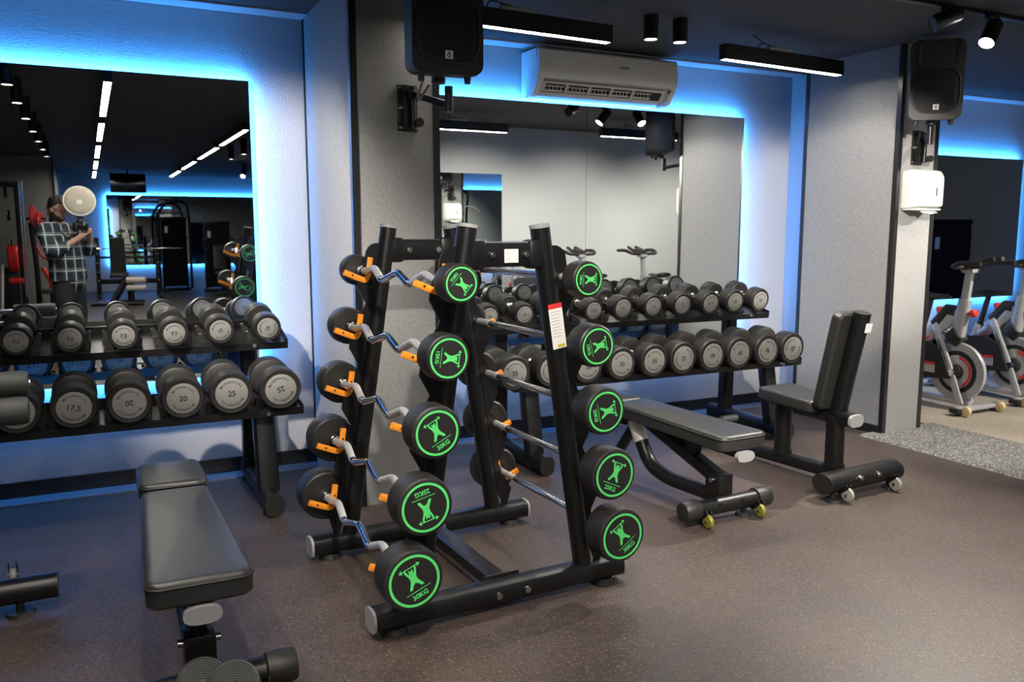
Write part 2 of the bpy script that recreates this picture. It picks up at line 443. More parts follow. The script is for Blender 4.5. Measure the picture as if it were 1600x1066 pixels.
def track_spot(label, loc, aim, watts, ang=50, on=True, group=None):
    """loc is where the lit face is"""
    root = thing('track_spotlight', label, 'lamp', (loc[0], loc[1], loc[2]), 0, group)
    d = (V(aim)-V(loc)).normalized(); L = .15; top = -d*L
    obj('barrel', G().lathe([(.037, -.012), (.038, .004), (.043, .003), (.043, -L*.9), (.034, -L)], ax=d, n=26), 'steel', root)
    obj('lamp_face', G().lathe([(.0375, -.010), (.0375, .002)], ax=d, n=24), 'bulb' if on else 'dark', root)
    j = -d*L*.55
    zt = CEIL-.022-loc[2]
    obj('bracket_arm', G().tube([j, (j.x, j.y, zt-.02)], .011, n=10).box((j.x, j.y, zt-.015), (.09, .032, .03), bev=.003), 'steel', root)
    if on: spot('spot_beam', d*.012, d*2, watts, ang, parent=root)
    return root
o = obj('lamp_track', G().box((5.0, 3.1, CEIL-.011), (2.6, .034, .022), bev=.003), 'steel'); tag(o, 'black lamp track on the ceiling above the bike room entrance', 'track')
track_spot('dark track spotlight turned away, reflected left of the pane joint in the two-pane mirror', (4.05, 3.1, 2.47), (3.3, 3.5, 2.1), 0, on=False)
track_spot('brightly lit track spotlight on the ceiling above and right of the far loudspeaker', (4.42, 3.05, 2.40), (3.35, 2.85, 1.0), 90, 80)
track_spot('track spotlight seen from behind in the top right corner', (4.90, 3.06, 2.42), (5.02, 4.2, .9), 8, 60)
track_spot('lit track spotlight reflected at the right edge of the left mirror', (2.55, -6.0, 2.33), (1.6, -4.2, .2), 60, 70)
spot('added_spot', (2.6, 1.2, 2.46), (4.77, 4.42, 1.3), 240, 29)  # added beam without a fitting, brightens the far pillar's side
spot('added_spot', (5.4, 2.8, 2.33), (5.3, .97, .8), 45, 88, blend=.9)  # this and the next two: added beams, no fittings, light the pale partition
spot('added_spot', (3.9, 2.8, 2.33), (4.0, .97, .8), 55, 88, blend=.9)
spot('added_spot', (6.9, 2.8, 2.33), (6.8, .97, .8), 60, 88, blend=.9)
spot('added_spot', (.75, .9, 2.46), (1.30, 3.1, .5), 75, 52)  # added beam, no fitting, for the barbell rack and near pillar
spot('added_spot', (2.3, .9, 2.46), (3.2, 2.3, 0), 90, 62)  # added beam, no fitting, brightens the floor on the right
spot('added_spot', (1.7, .7, 2.46), (3.1, 4.2, .6), 90, 46)  # added beam, no fitting, for the right dumbbell rack
spot('added_spot', (-.43, 2.9, 2.36), (1.0, 4.93, 1.1), 130, 52)  # extra beam added at a downlight, whitens the wall beside the left mirror
spot('added_spot', (.7, 1.7, 2.46), (-.25, -.2, 1.30), 22, 30)  # added beam, no fitting, brightens the person
spot('added_spot', (6.4, 2.3, 2.46), (5.7, 4.0, .4), 120, 74)  # added beam, no fitting, brightens the bike room
spot('added_spot', (4.3, 1.9, 2.46), (4.95, 3.85, .75), 12, 34)  # added beam, no fitting, for the front of the far pillar

# ------------------------------------------------------------------ dumbbell racks
def dumbbell_rack(label, xc, saddles_u, saddles_l):
    root = thing('dumbbell_rack', label, 'rack', (xc, 4.45, 0))
    L = 2.18
    def tray(y0, z0, depth, tilt, lip, end):
        c, s = math.cos(R(tilt)), math.sin(R(tilt)); t = .006
        pl = [(0, 0), (depth, 0), (depth, .05), (depth-t, .05), (depth-t, t), (0, t), (-.012, t), (-.012, -lip), (-.006-.0, -lip), (-.006, 0)]
        g = G(); g.prism([(a*c-b*s, a*s+b*c) for a, b in pl], (-L/2, y0-4.45, z0), (0, 1, 0), (0, 0, 1), L)
        tr = obj('tray', g, 'steel_b', root, 20)
        g = G()
        for sx in (-1, 1):
            g.prism([(a*c-b*s, a*s+b*c) for a, b in [(-.012, -lip), (depth, -.01), (depth, .055), (-.012, .02)]], (sx*L/2-.003, y0-4.45, z0), (0, 1, 0), (0, 0, 1), .006)
        obj('end_plate', g, 'steel_b', tr, 20)
        return c, s
    cu = tray(4.45, .806, .31, 9, .03, 1); cl = tray(4.13, .517, .33, 3, .03, 1)
    def saddle(x, r, y0, z0, cs, ys):
        g = G()
        for yy in ys:
            for sx in (-1, 1):
                y = y0-4.45+yy*cs[0]; z = z0+yy*cs[1]
                g.prism([(0, 0), (.055, 0), (.06, .045), (.05, .05)], (x+sx*(r*.42), y-.018, z+.004), (sx, 0, 0), (0, 0, 1), .036*(-sx))
        obj('saddle', g, 'rubber', root, 20)
    for x, r in saddles_u: saddle(x-xc, r, 4.45, .806, cu, (.06, .22))
    for x, r in saddles_l: saddle(x-xc, r, 4.13, .517, cl, (.06, .25))
    for sx in (-1, 1):
        x = sx*.92
        obj('foot', G().tube([(x, -.41, .06), (x, .37, .06)], .042, .05, 18, sq=3), 'steel', root)
        g = G()
        for yy in (-.33, .30): g.cyl((x, yy, 0), (x, yy, .012), .045).cyl((x, yy, .01), (x, yy, .03), .014)
        obj('foot_pad', g, 'rubber', root)
        obj('foot_cap', G().tube([(x, -.416, .06), (x, -.408, .06)], .046, .054, 18, sq=3), 'rubber', root)
        obj('front_leg', G().tube([(x, -.255, .09), (x, -.17, .53)], .054, .042, 18, sq=4), 'steel', root)
        obj('rear_post', G().tube([(x, .22, .09), (x, .20, .84)], .045, .045, 16, sq=6), 'steel', root)
        obj('arm', G().tube([(x, .20, .52), (x, -.22, .50)], .03, .02, 12, sq=5).tube([(x, .24, .83), (x, .02, .795)], .03, .02, 12, sq=5), 'steel', root)
        g = G()
        for yy, zz in ((-.333, .502), (-.012, .80)):
            g.cyl((x, yy, zz), (x, yy-.012, zz), .011, n=6)
        obj('bolt', g, 'zinc', root)
    return root

# (kg, x, radius, roll)
LU = [('7.5', -.54, .068, 0), ('7.5', -.317, .068, -6), ('7.5', -.1, .068, -7), ('7.5', .127, .068, -3), ('7.5', .353, .068, 5), ('10', .569, .070, 24), ('10', .80, .070, 62)]
LL = [('17.5', -.54, .095, 3), ('17.5', -.314, .095, 3), ('17.5', -.096, .096, -11), ('20', .125, .096, 184), ('20', .351, .0965, -3), ('25', .566, .101, 2), ('25', .795, .101, 196)]
RU = [('10', 2.06, .066, 4), ('10', 2.29, .066, 30), ('12.5', 2.54, .068, 10), ('12.5', 2.773, .069, 6), ('15', 2.989, .075, -4), ('15', 3.222, .076, 3), ('17.5', 3.456, .077, -72), ('17.5', 3.69, .078, 4), ('20', 3.90, .080, 182), ('20', 4.125, .081, 4)]
RL = [('25', 2.068, .098, 4), ('25', 2.30, .098, -80), ('30', 2.545, .099, 10), ('30', 2.777, .100, -3), ('35', 3.012, .101, 2), ('35', 3.231, .102, -78), ('40', 3.459, .103, 172), ('40', 3.679, .104, 7), ('45', 3.913, .105, 132), ('45', 4.134, .105, 218)]
dumbbell_rack('black two-tier dumbbell rack under the left mirror, carrying 7.5 to 25 weights', -.18, [(d[1], d[2]) for d in LU], [(d[1], d[2]) for d in LL])
dumbbell_rack('black two-tier dumbbell rack under the two-pane mirror, carrying 10 to 45 weights', 3.18, [(d[1], d[2]) for d in RU], [(d[1], d[2]) for d in RL])

_dm = {}
def face_lettering(kg, rp):
    g = G(); o = (0, -.0020, 0); ux, uz = V((1, 0, 0)), V((0, 0, 1))
    g.text(kg, rp*.50, (0, -.0020, 0), ux, uz, .018)
    w = 'TECHNOGYM'
    for k, ch in enumerate(w):
        for top in (0, 1):
            a = (k-(len(w)-1)/2)*13.5
            th = R(-90+a) if not top else R(90+a)
            c = V((math.cos(th), 0, math.sin(th)))*rp*.76
            rd = V((math.cos(th), 0, math.sin(th))); tg = V((-math.sin(th), 0, math.cos(th)))
            g.text(ch, rp*.22, V(o)+c, tg, -rd, .012)
    return g
def dumbbell(kg, r, length):
    """parts of one dumbbell about its own axis (local y), front face at y=0"""
    key = (kg, r, length)
    if key in _dm: return _dm[key]
    t = .30*length if r > .09 else .29*length
    def head(y, s):
        return G().lathe([(r*.72, 0), (r*.73, .003), (r*.80, .003), (r*.93, .001), (r*.985, .008), (r, .016), (r, t-.014), (r*.97, t-.004), (r*.9, t), (.03, t)], (0, y, 0), (0, s, 0), 48)
    rp = r*.735
    parts = [('weight_head', head(0, 1), 'rubber'), ('weight_head', head(length, -1), 'rubber'),
             ('handle', G().lathe([(.024, t-.004), (.024, t+.012), (.0165, t+.016), (.015, t+.03), (.0175, length/2), (.015, length-t-.03), (.0165, length-t-.016), (.024, length-t-.012), (.024, length-t+.004)], n=24), 'chrome')]
    out = []
    for nme, g, m in parts:
        o = obj(nme, g, m); out.append((o.data, nme, None))
        bpy.data.objects.remove(o)
    for back in (0, 1):
        g = G().lathe([(rp, .004), (rp, -.0006), (rp-.0015, -.0012)], (0, length if back else 0, 0), (0, -1 if back else 1, 0), 48)
        o = obj('face_plate', g, 'plate'); me = o.data; bpy.data.objects.remove(o)
        g = face_lettering(kg, rp)
        if back:
            for v in g.bm.verts: v.co = V((-v.co.x, length-v.co.y, v.co.z))
        o = obj('lettering', g, 'ink', smooth=0); lm = o.data; bpy.data.objects.remove(o)
        out.append((me, 'face_plate', lm))
    _dm[key] = out
    return out
ORD = ['leftmost', 'second', 'third', 'fourth', 'fifth', 'sixth', 'seventh', 'eighth', 'ninth', 'tenth']
def place_dumbbells(rows, yface, zc, tilt, length, where, group):
    nrow = len(rows)
    for i, (kg, x, r, roll) in enumerate(rows):
        k = nrow-1-i; fromright = ['at the right end', 'second from the right end', 'third from the right end', 'fourth from the right end', 'fifth from the right end', 'sixth from the right end', 'seventh from the right end', 'eighth from the right end', 'ninth from the right end', 'tenth from the right end'][k]
        lab = 'black %s dumbbell, %s of the %s' % (kg, fromright, where)
        z = zc(r)
        root = thing('dumbbell', lab, 'dumbbell', (x, yface, z-r), 0, group)
        root.rotation_euler = (R(tilt), 0, 0)
        for me, nme, lm in dumbbell(kg, r, length):
            o = bpy.data.objects.new(nme, me); COL.objects.link(o); o.parent = root; o.location = (0, 0, r); o.rotation_euler = (0, R(-roll), 0)
            if lm:
                q = bpy.data.objects.new('lettering', lm); COL.objects.link(q); q.parent = o
place_dumbbells(LU, 4.385, lambda r: .8255+r, 9, .30, "left rack's upper tray", 'dumbbells on the upper tray of the left rack')
place_dumbbells(LL, 4.07, lambda r: .527+r, 3, .36, "left rack's lower tray", 'dumbbells on the lower tray of the left rack')
place_dumbbells(RU, 4.385, lambda r: .83+r, 9, .30, "right rack's upper tray", 'dumbbells on the upper tray of the right rack')
place_dumbbells(RL, 4.07, lambda r: .508+r, 3, .36, "right rack's lower tray", 'dumbbells on the lower tray of the right rack')

# ------------------------------------------------------------------ barbell rack
RX, RY, RRZ = 1.304, 3.06, 2.0
rack = thing('barbell_rack', 'black A-frame barbell rack with orange hooks, standing in the middle of the floor', 'rack', (RX, RY, 0), RRZ)
def post_x(z, s): return s*(.145 + (1.41-z)/1.35*.207)
for fy in (-.385, .385):
    fr = 'front' if fy < 0 else 'back'
    ft = obj('base_tube', G().tube([(-.52, fy, .062), (.52, fy, .062)], .047, .040, 20, up=V((0, 0, 1)), sq=3.2), 'steel', rack)
    for s in (-1, 1):
        obj('end_cap', G().tube([(s*.518, fy, .062), (s*.528, fy, .062)], .049, .042, 20, sq=3.2), 'grip_cap', ft)
        obj('foot_pad', G().cyl((s*.44, fy, 0), (s*.44, fy, .024), .05, .042), 'rubber', ft)
    for bx in (-.05, .07):
        obj('bolt', G().cyl((bx, fy-.046, .065), (bx, fy-.058, .065), .014, .012, 12).cyl((bx, fy-.058, .065), (bx, fy-.061, .065), .008, n=6), 'zinc', ft)
    for s in (-1, 1):
        a, b = V((post_x(.075, s), fy, .075)), V((post_x(1.41, s), fy, 1.41))
        p = obj('post', G().tube([a, b], .032, .037, 22, up=V((0, 1, 0)), sq=2.8), 'steel', rack)
        d = (b-a).normalized()
        obj('end_cap', G().tube([b-d*.006, b+d*.006], .0336, .0386, 22, up=V((0, 1, 0)), sq=2.8), 'grip_cap', p)
        obj('weld_collar', G().tube([a-d*.02, a+d*.012], .0355, .041, 22, up=V((0, 1, 0)), sq=2.8), 'steel', p)
        # long plate on the outside of the post that carries the hooks
        zt, zb = 1.335, .16
        up = d; out = V((d.z, 0, -d.x))*s; out = out if out.x*s > 0 else -out
        w = .052
        o0 = V((post_x(zb, s), fy, zb)) + out*.034 + V((0, -.005, 0))
        Lp = (zt-zb)/d.z
        poly = [(0, 0), (0, Lp)] + [(w*math.sin(t), Lp-w+w*math.cos(t)) for t in [R(q) for q in (20, 40, 60, 80)]]
        for k in range(5):
            h = Lp-.16-k*.262
            poly += [(w, h+.07), (w+.02, h+.02), (w+.02, h-.035), (w*.45, h-.10)] if k < 4 else [(w, h+.07), (w+.02, h+.02), (w*.5, h-.08)]
        obj('hook_plate', G().prism(poly, o0, out, up, .010).bevel(.0015, 1), 'steel', rack)
    xb = post_x(1.31, 1)
    cb = obj('crossbar', G().tube([(-xb, fy, 1.31), (xb, fy, 1.31)], .03, .045, 18, sq=4), 'steel', rack)
    g = G()
    for s in (-1, 1): g.box((s*(xb-.03), fy-.001, 1.31), (.09, .066, .105), bev=.014)
    obj('gusset', g, 'steel', cb)
    for bx in (-.065, .07):
        y = fy-.031 if fy < 0 else fy-.031
        obj('bolt', G().cyl((bx, y, 1.31), (bx, y-.010, 1.31), .0145, .012, 12).cyl((bx, y-.01, 1.31), (bx, y-.013, 1.31), .007, n=6), 'zinc', cb)
    if fy < 0:
        obj('sticker', G().box((.012, fy-.0311, 1.305), (.056, .001, .048)), 'label', cb, 0, label='white paper sticker with faint print')
        g = G()
        for j, (wd, zz) in enumerate(((.018, 1.318), (.014, 1.311), (.02, 1.296), (.016, 1.290), (.034, 1.284))): g.box((-.011+wd/2, fy-.0318, zz), (wd, .0004, .0012))
        obj('print', g, 'grey', cb, 0)
obj('floor_beam', G().tube([(0.01, -.345, .062), (.01, .345, .062)], .04, .032, 16, sq=5), 'steel', rack)
obj('beam_plate', G().box((.01, -.34, .062), (.15, .010, .09), bev=.003).box((.01, .34, .062), (.15, .010, .09), bev=.003), 'steel', rack)
# long warning label on the front right post
a, b = V((post_x(.97, 1), -.385-.0382, .97)), V((post_x(1.12, 1), -.385-.0382, 1.12)); d = (b-a).normalized(); sx = V((d.z, 0, -d.x))
wl = obj('warning_label', G().box((a+b)/2 + V((0, .0012, 0)), (.058, .0012, .165), rot=rot('Y', math.degrees(math.atan2(d.x, d.z)))), 'label', rack, 0, label='white warning label with a red strip along its top')
obj('red_strip', G().box(b + V((0, .0009, 0)), (.0585, .0014, .018), rot=rot('Y', math.degrees(math.atan2(d.x, d.z)))), 'red', wl, 0)
g = G()
for k in range(9): g.box(a.lerp(b, .86-k*.075) + V((0, .0004, 0)) - sx*.004, (.036 if k % 3 else .042, .0006, .0022), rot=rot('Y', math.degrees(math.atan2(d.x, d.z))))
obj('print', g, 'grey', wl, 0)
obj('yellow_mark', G().box(a.lerp(b, .02) + V((0, .0002, 0)) + sx*.006, (.03, .0008, .011), rot=rot('Y', math.degrees(math.atan2(d.x, d.z)))), mat('yellow print', (.6, .45, .02), .5), wl, 0)

LEV = [1.216, .977, .735, .492, .25]
XL = [-.262, -.309, -.353, -.397, -.440]; XR = [.238, .280, .319, .363, .404]
def hook(x, z, s, fy):
    """orange V cradle: one prong along the post, one arm pointing out"""
    t = math.atan2(.207, 1.35)
    cen = V((x, fy, z-.014)); up = V((-s*math.sin(t), 0, math.cos(t))); out = V((s*math.cos(R(20)), 0, math.sin(R(20))))
    base = cen - out*.018
    w = .024
    pts = [base+up*.098, base+up*.02, base-up*.002+out*.006, base+out*.03-up*.004, base+out*.105]
    g = G(); g.tube(fillet(pts, .03, 6), .0085, w/2, 12, up=V((0, 1, 0)), sq=5) if 0 else g.tube(fillet(pts, .025, 6), w/2, .0095, 14, up=V((s, 0, .001)) if 0 else V((0, 1, 0)), sq=5)
    o = obj('hook', g, 'orange', rack)
    g = G()
    for q in (base+up*.055-out*.0, base+out*.07):
        g.cyl(q+V((0, -w/2-.0015, 0)), q+V((0, -w/2+.002, 0)), .004, n=10)
    obj('hook_screw', g, 'dark', o)
    return o
for k in range(5):
    for s, XX in ((-1, XL), (1, XR)):
        for fy in (-.385, .385): hook(XX[k], LEV[k]-.012, s, fy)

def emblem(kg, r):
    g = G(); o = V((0, -.0012, 0)); ux, uz = V((1, 0, 0)), V((0, 0, 1))
    f = r
    g.ring2(.75*f, .835*f, o, ux, uz, 72)
    P = lambda pl: g.flat([(a*f, b*f) for a, b in pl], o, ux, uz)
    P([(-.28, .455), (.28, .455), (.28, .485), (-.28, .485)])
    for s in (-1, 1):
        P([(s*.25, .395), (s*.275, .47), (s*.25, .545), (s*.31, .515), (s*.365, .47), (s*.31, .425)][::s])
        P([(s*.15, .49), (s*.205, .49), (s*.20, .36), (s*.135, .20), (s*.06, .24), (s*.135, .37)][::s])
        P([(s*.0, .02), (s*.12, .03), (s*.165, -.06), (s*.24, -.20), (s*.245, -.245), (s*.15, -.235), (s*.08, -.12), (s*.0, -.07)][::s])
        P([(s*.015, .36), (s*.055, .405), (s*.075, .37), (s*.07, .30), (s*.04, .25), (0, .24), (0, .36)][::s])
    P([(-.13, .21), (-.06, .27), (.06, .27), (.13, .21), (.115, .10), (.125, .0), (-.125, .0), (-.115, .10)])
    P([(-.42, -.335), (.42, -.335), (.42, -.355), (-.42, -.355)])
    g.text(kg+'KG', r*.225, (0, -.0012, -.51*f), ux, uz, .025)
    return g
def barbell(label, kg, r, x, z, s, roll, ez, group):
    # local y from -.56 (front face) to .52 (rear face); hooks at y = +-.385
    y0, y1 = -.575, .535; t = .62*r+.042
    root = thing('barbell', label, 'barbell', (0, 0, 0), RRZ, group)
    q = Matrix.Rotation(R(RRZ), 3, 'Z') @ V((x, 0, 0)); root.location = (RX+q.x, RY+q.y, z)
    for y, sg in ((y0, 1), (y1, -1)):
        h = obj('weight_head', G().lathe([(r*.80, 0), (r*.81, .002), (r*.90, .002), (r*.965, .006), (r, .02), (r, t-.02), (r*.965, t-.005), (r*.9, t), (r*.3, t), (r*.29, t-.004), (.012, t-.004)], (0, y, 0), (0, sg, 0), 56), 'rubber', root)
        g = emblem(kg, r)
        a = R(roll if sg > 0 else roll+25)
        for v in g.bm.verts:
            xx, zz = v.co.x, v.co.z
            xx, zz = xx*math.cos(a)-zz*math.sin(a), xx*math.sin(a)+zz*math.cos(a)
            v.co = V((xx*sg, y+v.co.y*sg+.0006*sg, zz))
        obj('emblem', g, 'green', h, 0, label='green ring with a bear lifting a bar and the weight')
        obj('collar', G().lathe([(.021, t-.006), (.021, t+.012), (.0175, t+.016), (.0175, t+.03)], (0, y, 0), (0, sg, 0), 24), 'zinc' if k % 2 else 'chrome', root)
    a0, a1 = y0+t-.004, y1-t+.004
    if not ez:
        obj('grip', G().lathe([(.0145, a0), (.0145, -.26)], n=20), 'knurl', root); obj('grip', G().lathe([(.0145, .26), (.0145, a1)], n=20), 'knurl', root)
        obj('shaft', G().lathe([(.0135, -.262), (.0135, .262)], n=20), 'chrome', root)
    else:
        dn = V((s*.25, 0, -1)).normalized()
        pt = lambda y, h: V((0, y, 0))+dn*h
        path = [pt(a0, 0), pt(-.345, 0), pt(-.262, -.017), pt(-.145, .030), pt(0, -.012), pt(.145, .030), pt(.262, -.017), pt(.345, 0), pt(a1, 0)]
        full = fillet(path, .022, 5)
        c = [p for p in full if abs(p.y) <= .175]; l = [p for p in full if p.y <= -.172]; u = [p for p in full if p.y >= .172]
        cut = lambda yv: next(pa.lerp(pb, (yv-pa.y)/(pb.y-pa.y)) for pa, pb in zip(full[:-1], full[1:]) if pa.y <= yv <= pb.y)
        c = [cut(-.18)]+c+[cut(.18)]; l = l+[cut(-.168)]; u = [cut(.168)]+u
        l = [p for i, p in enumerate(l) if i == 0 or (p-l[i-1]).length > .004]; u = [p for i, p in enumerate(u) if i == 0 or (p-u[i-1]).length > .004]
        obj('grip', G().tube(l, .0148, n=18), 'knurl', root); obj('grip', G().tube(u, .0148, n=18), 'knurl', root)
        obj('shaft', G().tube(c, .0138, n=18), 'chrome', root)
    return root
KG = ['10', '15', '20', '25', '30']; RR = [.066, .079, .090, .1, .107]
TOP = ['topmost', 'second from the top', 'third from the top', 'fourth from the top', 'lowest']
for k in range(5):
    barbell('curved %s kg barbell with green emblem, %s on the A-frame rack' % (KG[k], TOP[k]), KG[k], RR[k], XL[k]+.004, LEV[k]+.008, -1, (-130, -98, 27, 193, 22)[k], True, 'curved barbells on the left of the rack')
    barbell('straight %s kg barbell with green emblem, %s on the A-frame rack' % (KG[k], TOP[k]), KG[k], RR[k]*.985, XR[k]-.004, LEV[k]+.008, 1, (-90, -76, -78, -24, 33)[k], False, 'straight barbells on the right of the rack')

# ------------------------------------------------------------------ benches
def pad_mesh(w0, w1, y0, y1, z, t, r=.02, seg=6, corner=.04):
    """upholstered pad, w0 wide at y0 and w1 wide at y1, top at z"""
    def corner_pts(cx, cy, a0): return [(cx+corner*math.cos(R(a0+q)), cy+corner*math.sin(R(a0+q))) for q in (0, 18, 36, 54, 72, 90)]
    poly = corner_pts(w1/2-corner, y1-corner, 0)+corner_pts(-w1/2+corner, y1-corner, 90)+corner_pts(-w0/2+corner, y0+corner, 180)+corner_pts(w0/2-corner, y0+corner, 270)
    cy = (y0+y1)/2; rings = []
    prof = [(-.012, -t), (0, -t+.01), (0, -r*.9)] + [(-(1-math.cos(R(q)))*r*.9, -r*.9+math.sin(R(q))*r*.82) for q in (25, 50, 75)] + [(-r*1.3, -.002)]
    for off, dz in prof:
        rg = []
        for (a, b), (pa, pb), (na, nb) in zip(poly, poly[-1:]+poly[:-1], poly[1:]+poly[:1]):
            tx, ty = na-pa, nb-pb; l = math.hypot(tx, ty) or 1
            rg.append(V((a-(-ty/l)*off*-1*-1, b-(tx/l)*off*-1*-1, z+dz)) if 0 else V((a+(ty/l)*off, b-(tx/l)*off, z+dz)))
        rings.append(rg)
    for k, dz in ((.6, .003), (.2, .005)): rings.append([V((p.x*k, cy+(p.y-cy)*(1-(1-k)*.5 if 0 else k), z+dz)) for p in rings[-1 if k == .6 else -2]])
    return G().rings(rings)
def piping(w0, w1, y0, y1, z, parent, corner=.04):
    g = G(); pts = []
    for cx, cy, a0 in ((w1/2-corner, y1-corner, 0), (-w1/2+corner, y1-corner, 90), (-w0/2+corner, y0+corner, 180), (w0/2-corner, y0+corner, 270)):
        pts += [V((cx+(corner+.001)*math.cos(R(a0+q)), cy+(corner+.001)*math.sin(R(a0+q)), z)) for q in (0, 18, 36, 54, 72, 90)]
    n = len(pts); rr = []
    for i, p in enumerate(pts):
        t = (pts[(i+1) % n]-pts[i-1]).normalized(); x = V((t.y, -t.x, 0))
        rr.append([p + x*.004*math.cos(a) + V((0, 0, .004*math.sin(a))) for a in [2*PI*q/8 for q in range(8)]])
    return obj('piping', g.rings(rr, closed=True), 'leather_s', parent, 80)
def wheel(root, x, y, z, m, r=.033, ang=-1):
    g = G()
    for s in (-1, 1): g.box((x+s*.013, y+.022, z+.022), (.004, .075, .022), rot=rot('X', -40), bev=.002)
    f = obj('wheel_fork', g, 'steel', root)
    w = obj('wheel', G().lathe([(r*.55, -.011), (r*.9, -.010), (r, -.005), (r, .005), (r*.9, .010), (r*.55, .011)], (x, y, z), (1, 0, 0), 28), m, root)
    obj('axle', G().cyl((x-.018, y, z), (x+.018, y, z), .007, n=10), 'zinc', w)
def adjustable_bench(label, x, y, rz, seat_gap=.03, tall=0):
    root = thing('weight_bench', label, 'bench', (x, y, 0), rz)
    foot = obj('rear_foot', G().tube([(-.21, 0, .078), (.21, 0, .078)], .04, .04, 20), 'steel', root)
    for s in (-1, 1):
        obj('rubber_cap', G().lathe([(.041, 0), (.049, .004), (.052, .03), (.05, .08), (.044, .092), (.03, .095)], (s*.178, 0, .078), (s, 0, 0), 24), 'rubber', foot)
        wheel(root, s*.165, -.062, .035, 'yellow')
        obj('foot_pad', G().cyl((s*.12, .005, 0), (s*.12, .005, .016), .042, .038).cyl((s*.12, .005, .014), (s*.12, .005, .06), .012), 'rubber', root)
    g = G()
    for s in (-.07, .07): g.cyl((s, -.037, .095), (s, -.043, .095), .008, n=10)
    obj('bolt', g, 'steel_b', root)
    br = obj('pivot_bracket', G().box((0, .055, .165), (.088, .10, .11), bev=.004), 'steel', root)
    obj('pivot_bolt', G().cyl((-.06, .05, .19), (.06, .05, .19), .012, n=14), 'zinc', br)
    d0, d1 = V((0, .05, .19)), V((0, .66, .375))
    obj('support_beam', G().tube([d0, d1], .034, .036, 16, sq=7), 'steel', root)
    obj('strut', G().tube([(0, .26, .25), (0, .22, .375)], .03, .034, 16, sq=7), 'steel', root)
    obj('main_tube', G().tube(fillet([(0, .03, .10), (.005, .45, .085), (.0, .60, .12), (-.01, .76, .38)], .16, 8), .038, .038, 18), 'steel', root)
    p0, p1 = V((-.0045, .672, .237)), V((-.0085, .735, .340)); dd = (p1-p0)
    lb = obj('warning_label', G().tube([p0, p1], .0395, .0395, 24), 'label', root, label='white warning label with a red band')
    obj('red_band', G().tube([p1-dd*.0, p1+dd*.14], .0397, .0397, 24), 'red', lb)
    obj('adjust_knob', G().cyl((.08, .66, .30), (.13, .66, .30), .008).cyl((.13, .66, .30), (.165, .66, .30), .016), 'orange', root)
    obj('front_foot', G().tube([(-.11, .98, .05), (.11, .98, .05)], .034, .034, 18), 'steel', root)
    obj('front_leg', G().tube(fillet([(-.01, .73, .32), (-.01, .90, .10), (0, .98, .05)], .1), .03, .03, 16), 'steel', root)
    obj('pad_rail', G().tube([(0, -.105, .348), (0, .78, .362)], .036, .02, 14, sq=6), 'steel', root)
    cp = G().tube([(0, -.125, .342), (0, -.100, .342)], .052, .026, 18, up=V((0, 0, 1)), sq=2.6); obj('rail_cap', cp, 'grip_cap', root, label='silver grey end cap')
    obj('seat_rail', G().tube([(0, .70, .35), (0, 1.2, .352)], .022, .022, 12, sq=6), 'steel', root)
    obj('hinge', G().box((0, .79, .345), (.12, .07, .06), bev=.006).cyl((-.09, .79, .35), (.09, .79, .35), .014), 'steel', root)
    b = obj('back_pad', pad_mesh(.285, .235, -.115, .79, .448, .078), 'leather', root); piping(.285, .235, -.115, .79, .429, b)
    b = obj('seat_pad', pad_mesh(.245, .235, .79+seat_gap, 1.20, .448, .07), 'leather', root); piping(.245, .235, .79+seat_gap, 1.20, .429, b)
    return root
adjustable_bench('black adjustable bench with yellow wheels, between the barbell rack and the right dumbbell rack', 2.69, 3.03, 1.5)
adjustable_bench('black flat bench in the left foreground, its pads running away towards the left dumbbell rack', .225, 2.46, -.8, .07)
def roller(g, a, b, r): return g.lathe
lr = thing('leg_roller_stand', 'pair of grey ribbed foam rollers in front of the left foreground bench', 'rollers', (.252, 2.24, 0))
obj('base_plate', G().box((0, 0, .008), (.26, .20, .016), bev=.004), 'steel', lr)
obj('stem', G().cyl((0, .03, .01), (0, .03, .12), .02), 'steel', lr)
for c, r in (((-.045, .035, .175), .068), ((.028, -.035, .185), .066)):
    d = (V((0, 0, 1.4))-V((.25, 2.24, .2))).normalized()
    d = V((d.x*.7, d.y*.8, d.z+.1)).normalized()
    prof = [(.012, 0)]
    for q in range(9): prof += [(r*(.14+.09*q), .0), (r*(.165+.09*q), .002), (r*(.19+.09*q), .0)]
    prof += [(r*.95, -.002), (r, -.010), (r, -.07), (r*.9, -.076)]
    obj('foam_roller', G().lathe([(a, b) for a, b in prof], V(c)+d*.03, d, 48), 'foam', lr)
obj('cross_tube', G().cyl((-.12, .03, .10), (.12, .03, .10), .016), 'steel', lr)

ub = thing('upright_bench', 'black upright shoulder press bench beside the far pillar', 'bench', (3.60, 3.03, 0), 3)
obj('rear_foot', G().tube([(-.28, 0, .092), (.28, 0, .092)], .066, .054, 24), 'steel', ub)
for s in (-1, 1):
    obj('foot_cap', G().tube([(s*.277, 0, .092), (s*.287, 0, .092)], .066, .054, 24), 'rubber', ub)
    obj('foot_pad', G().cyl((s*.23, -.03, 0), (s*.23, -.03, .016), .05, .045).cyl((s*.23, -.02, .014), (s*.23, -.02, .05), .014), 'rubber', ub)
    wheel(ub, s*.19, -.085, .042, 'whitewheel', .036)
    obj('bolt', G().cyl((s*.07, -.05, .11), (s*.07, -.072, .11), .014, n=12).cyl((s*.07, -.07, .11), (s*.07, -.08, .11), .009, n=6), 'zinc', ub)
obj('base_beam', G().tube([(0, .03, .075), (0, 1.08, .06)], .04, .034, 18, sq=4), 'steel', ub)
obj('front_foot', G().tube([(-.20, 1.10, .05), (.20, 1.10, .05)], .036, .036, 16), 'steel', ub)
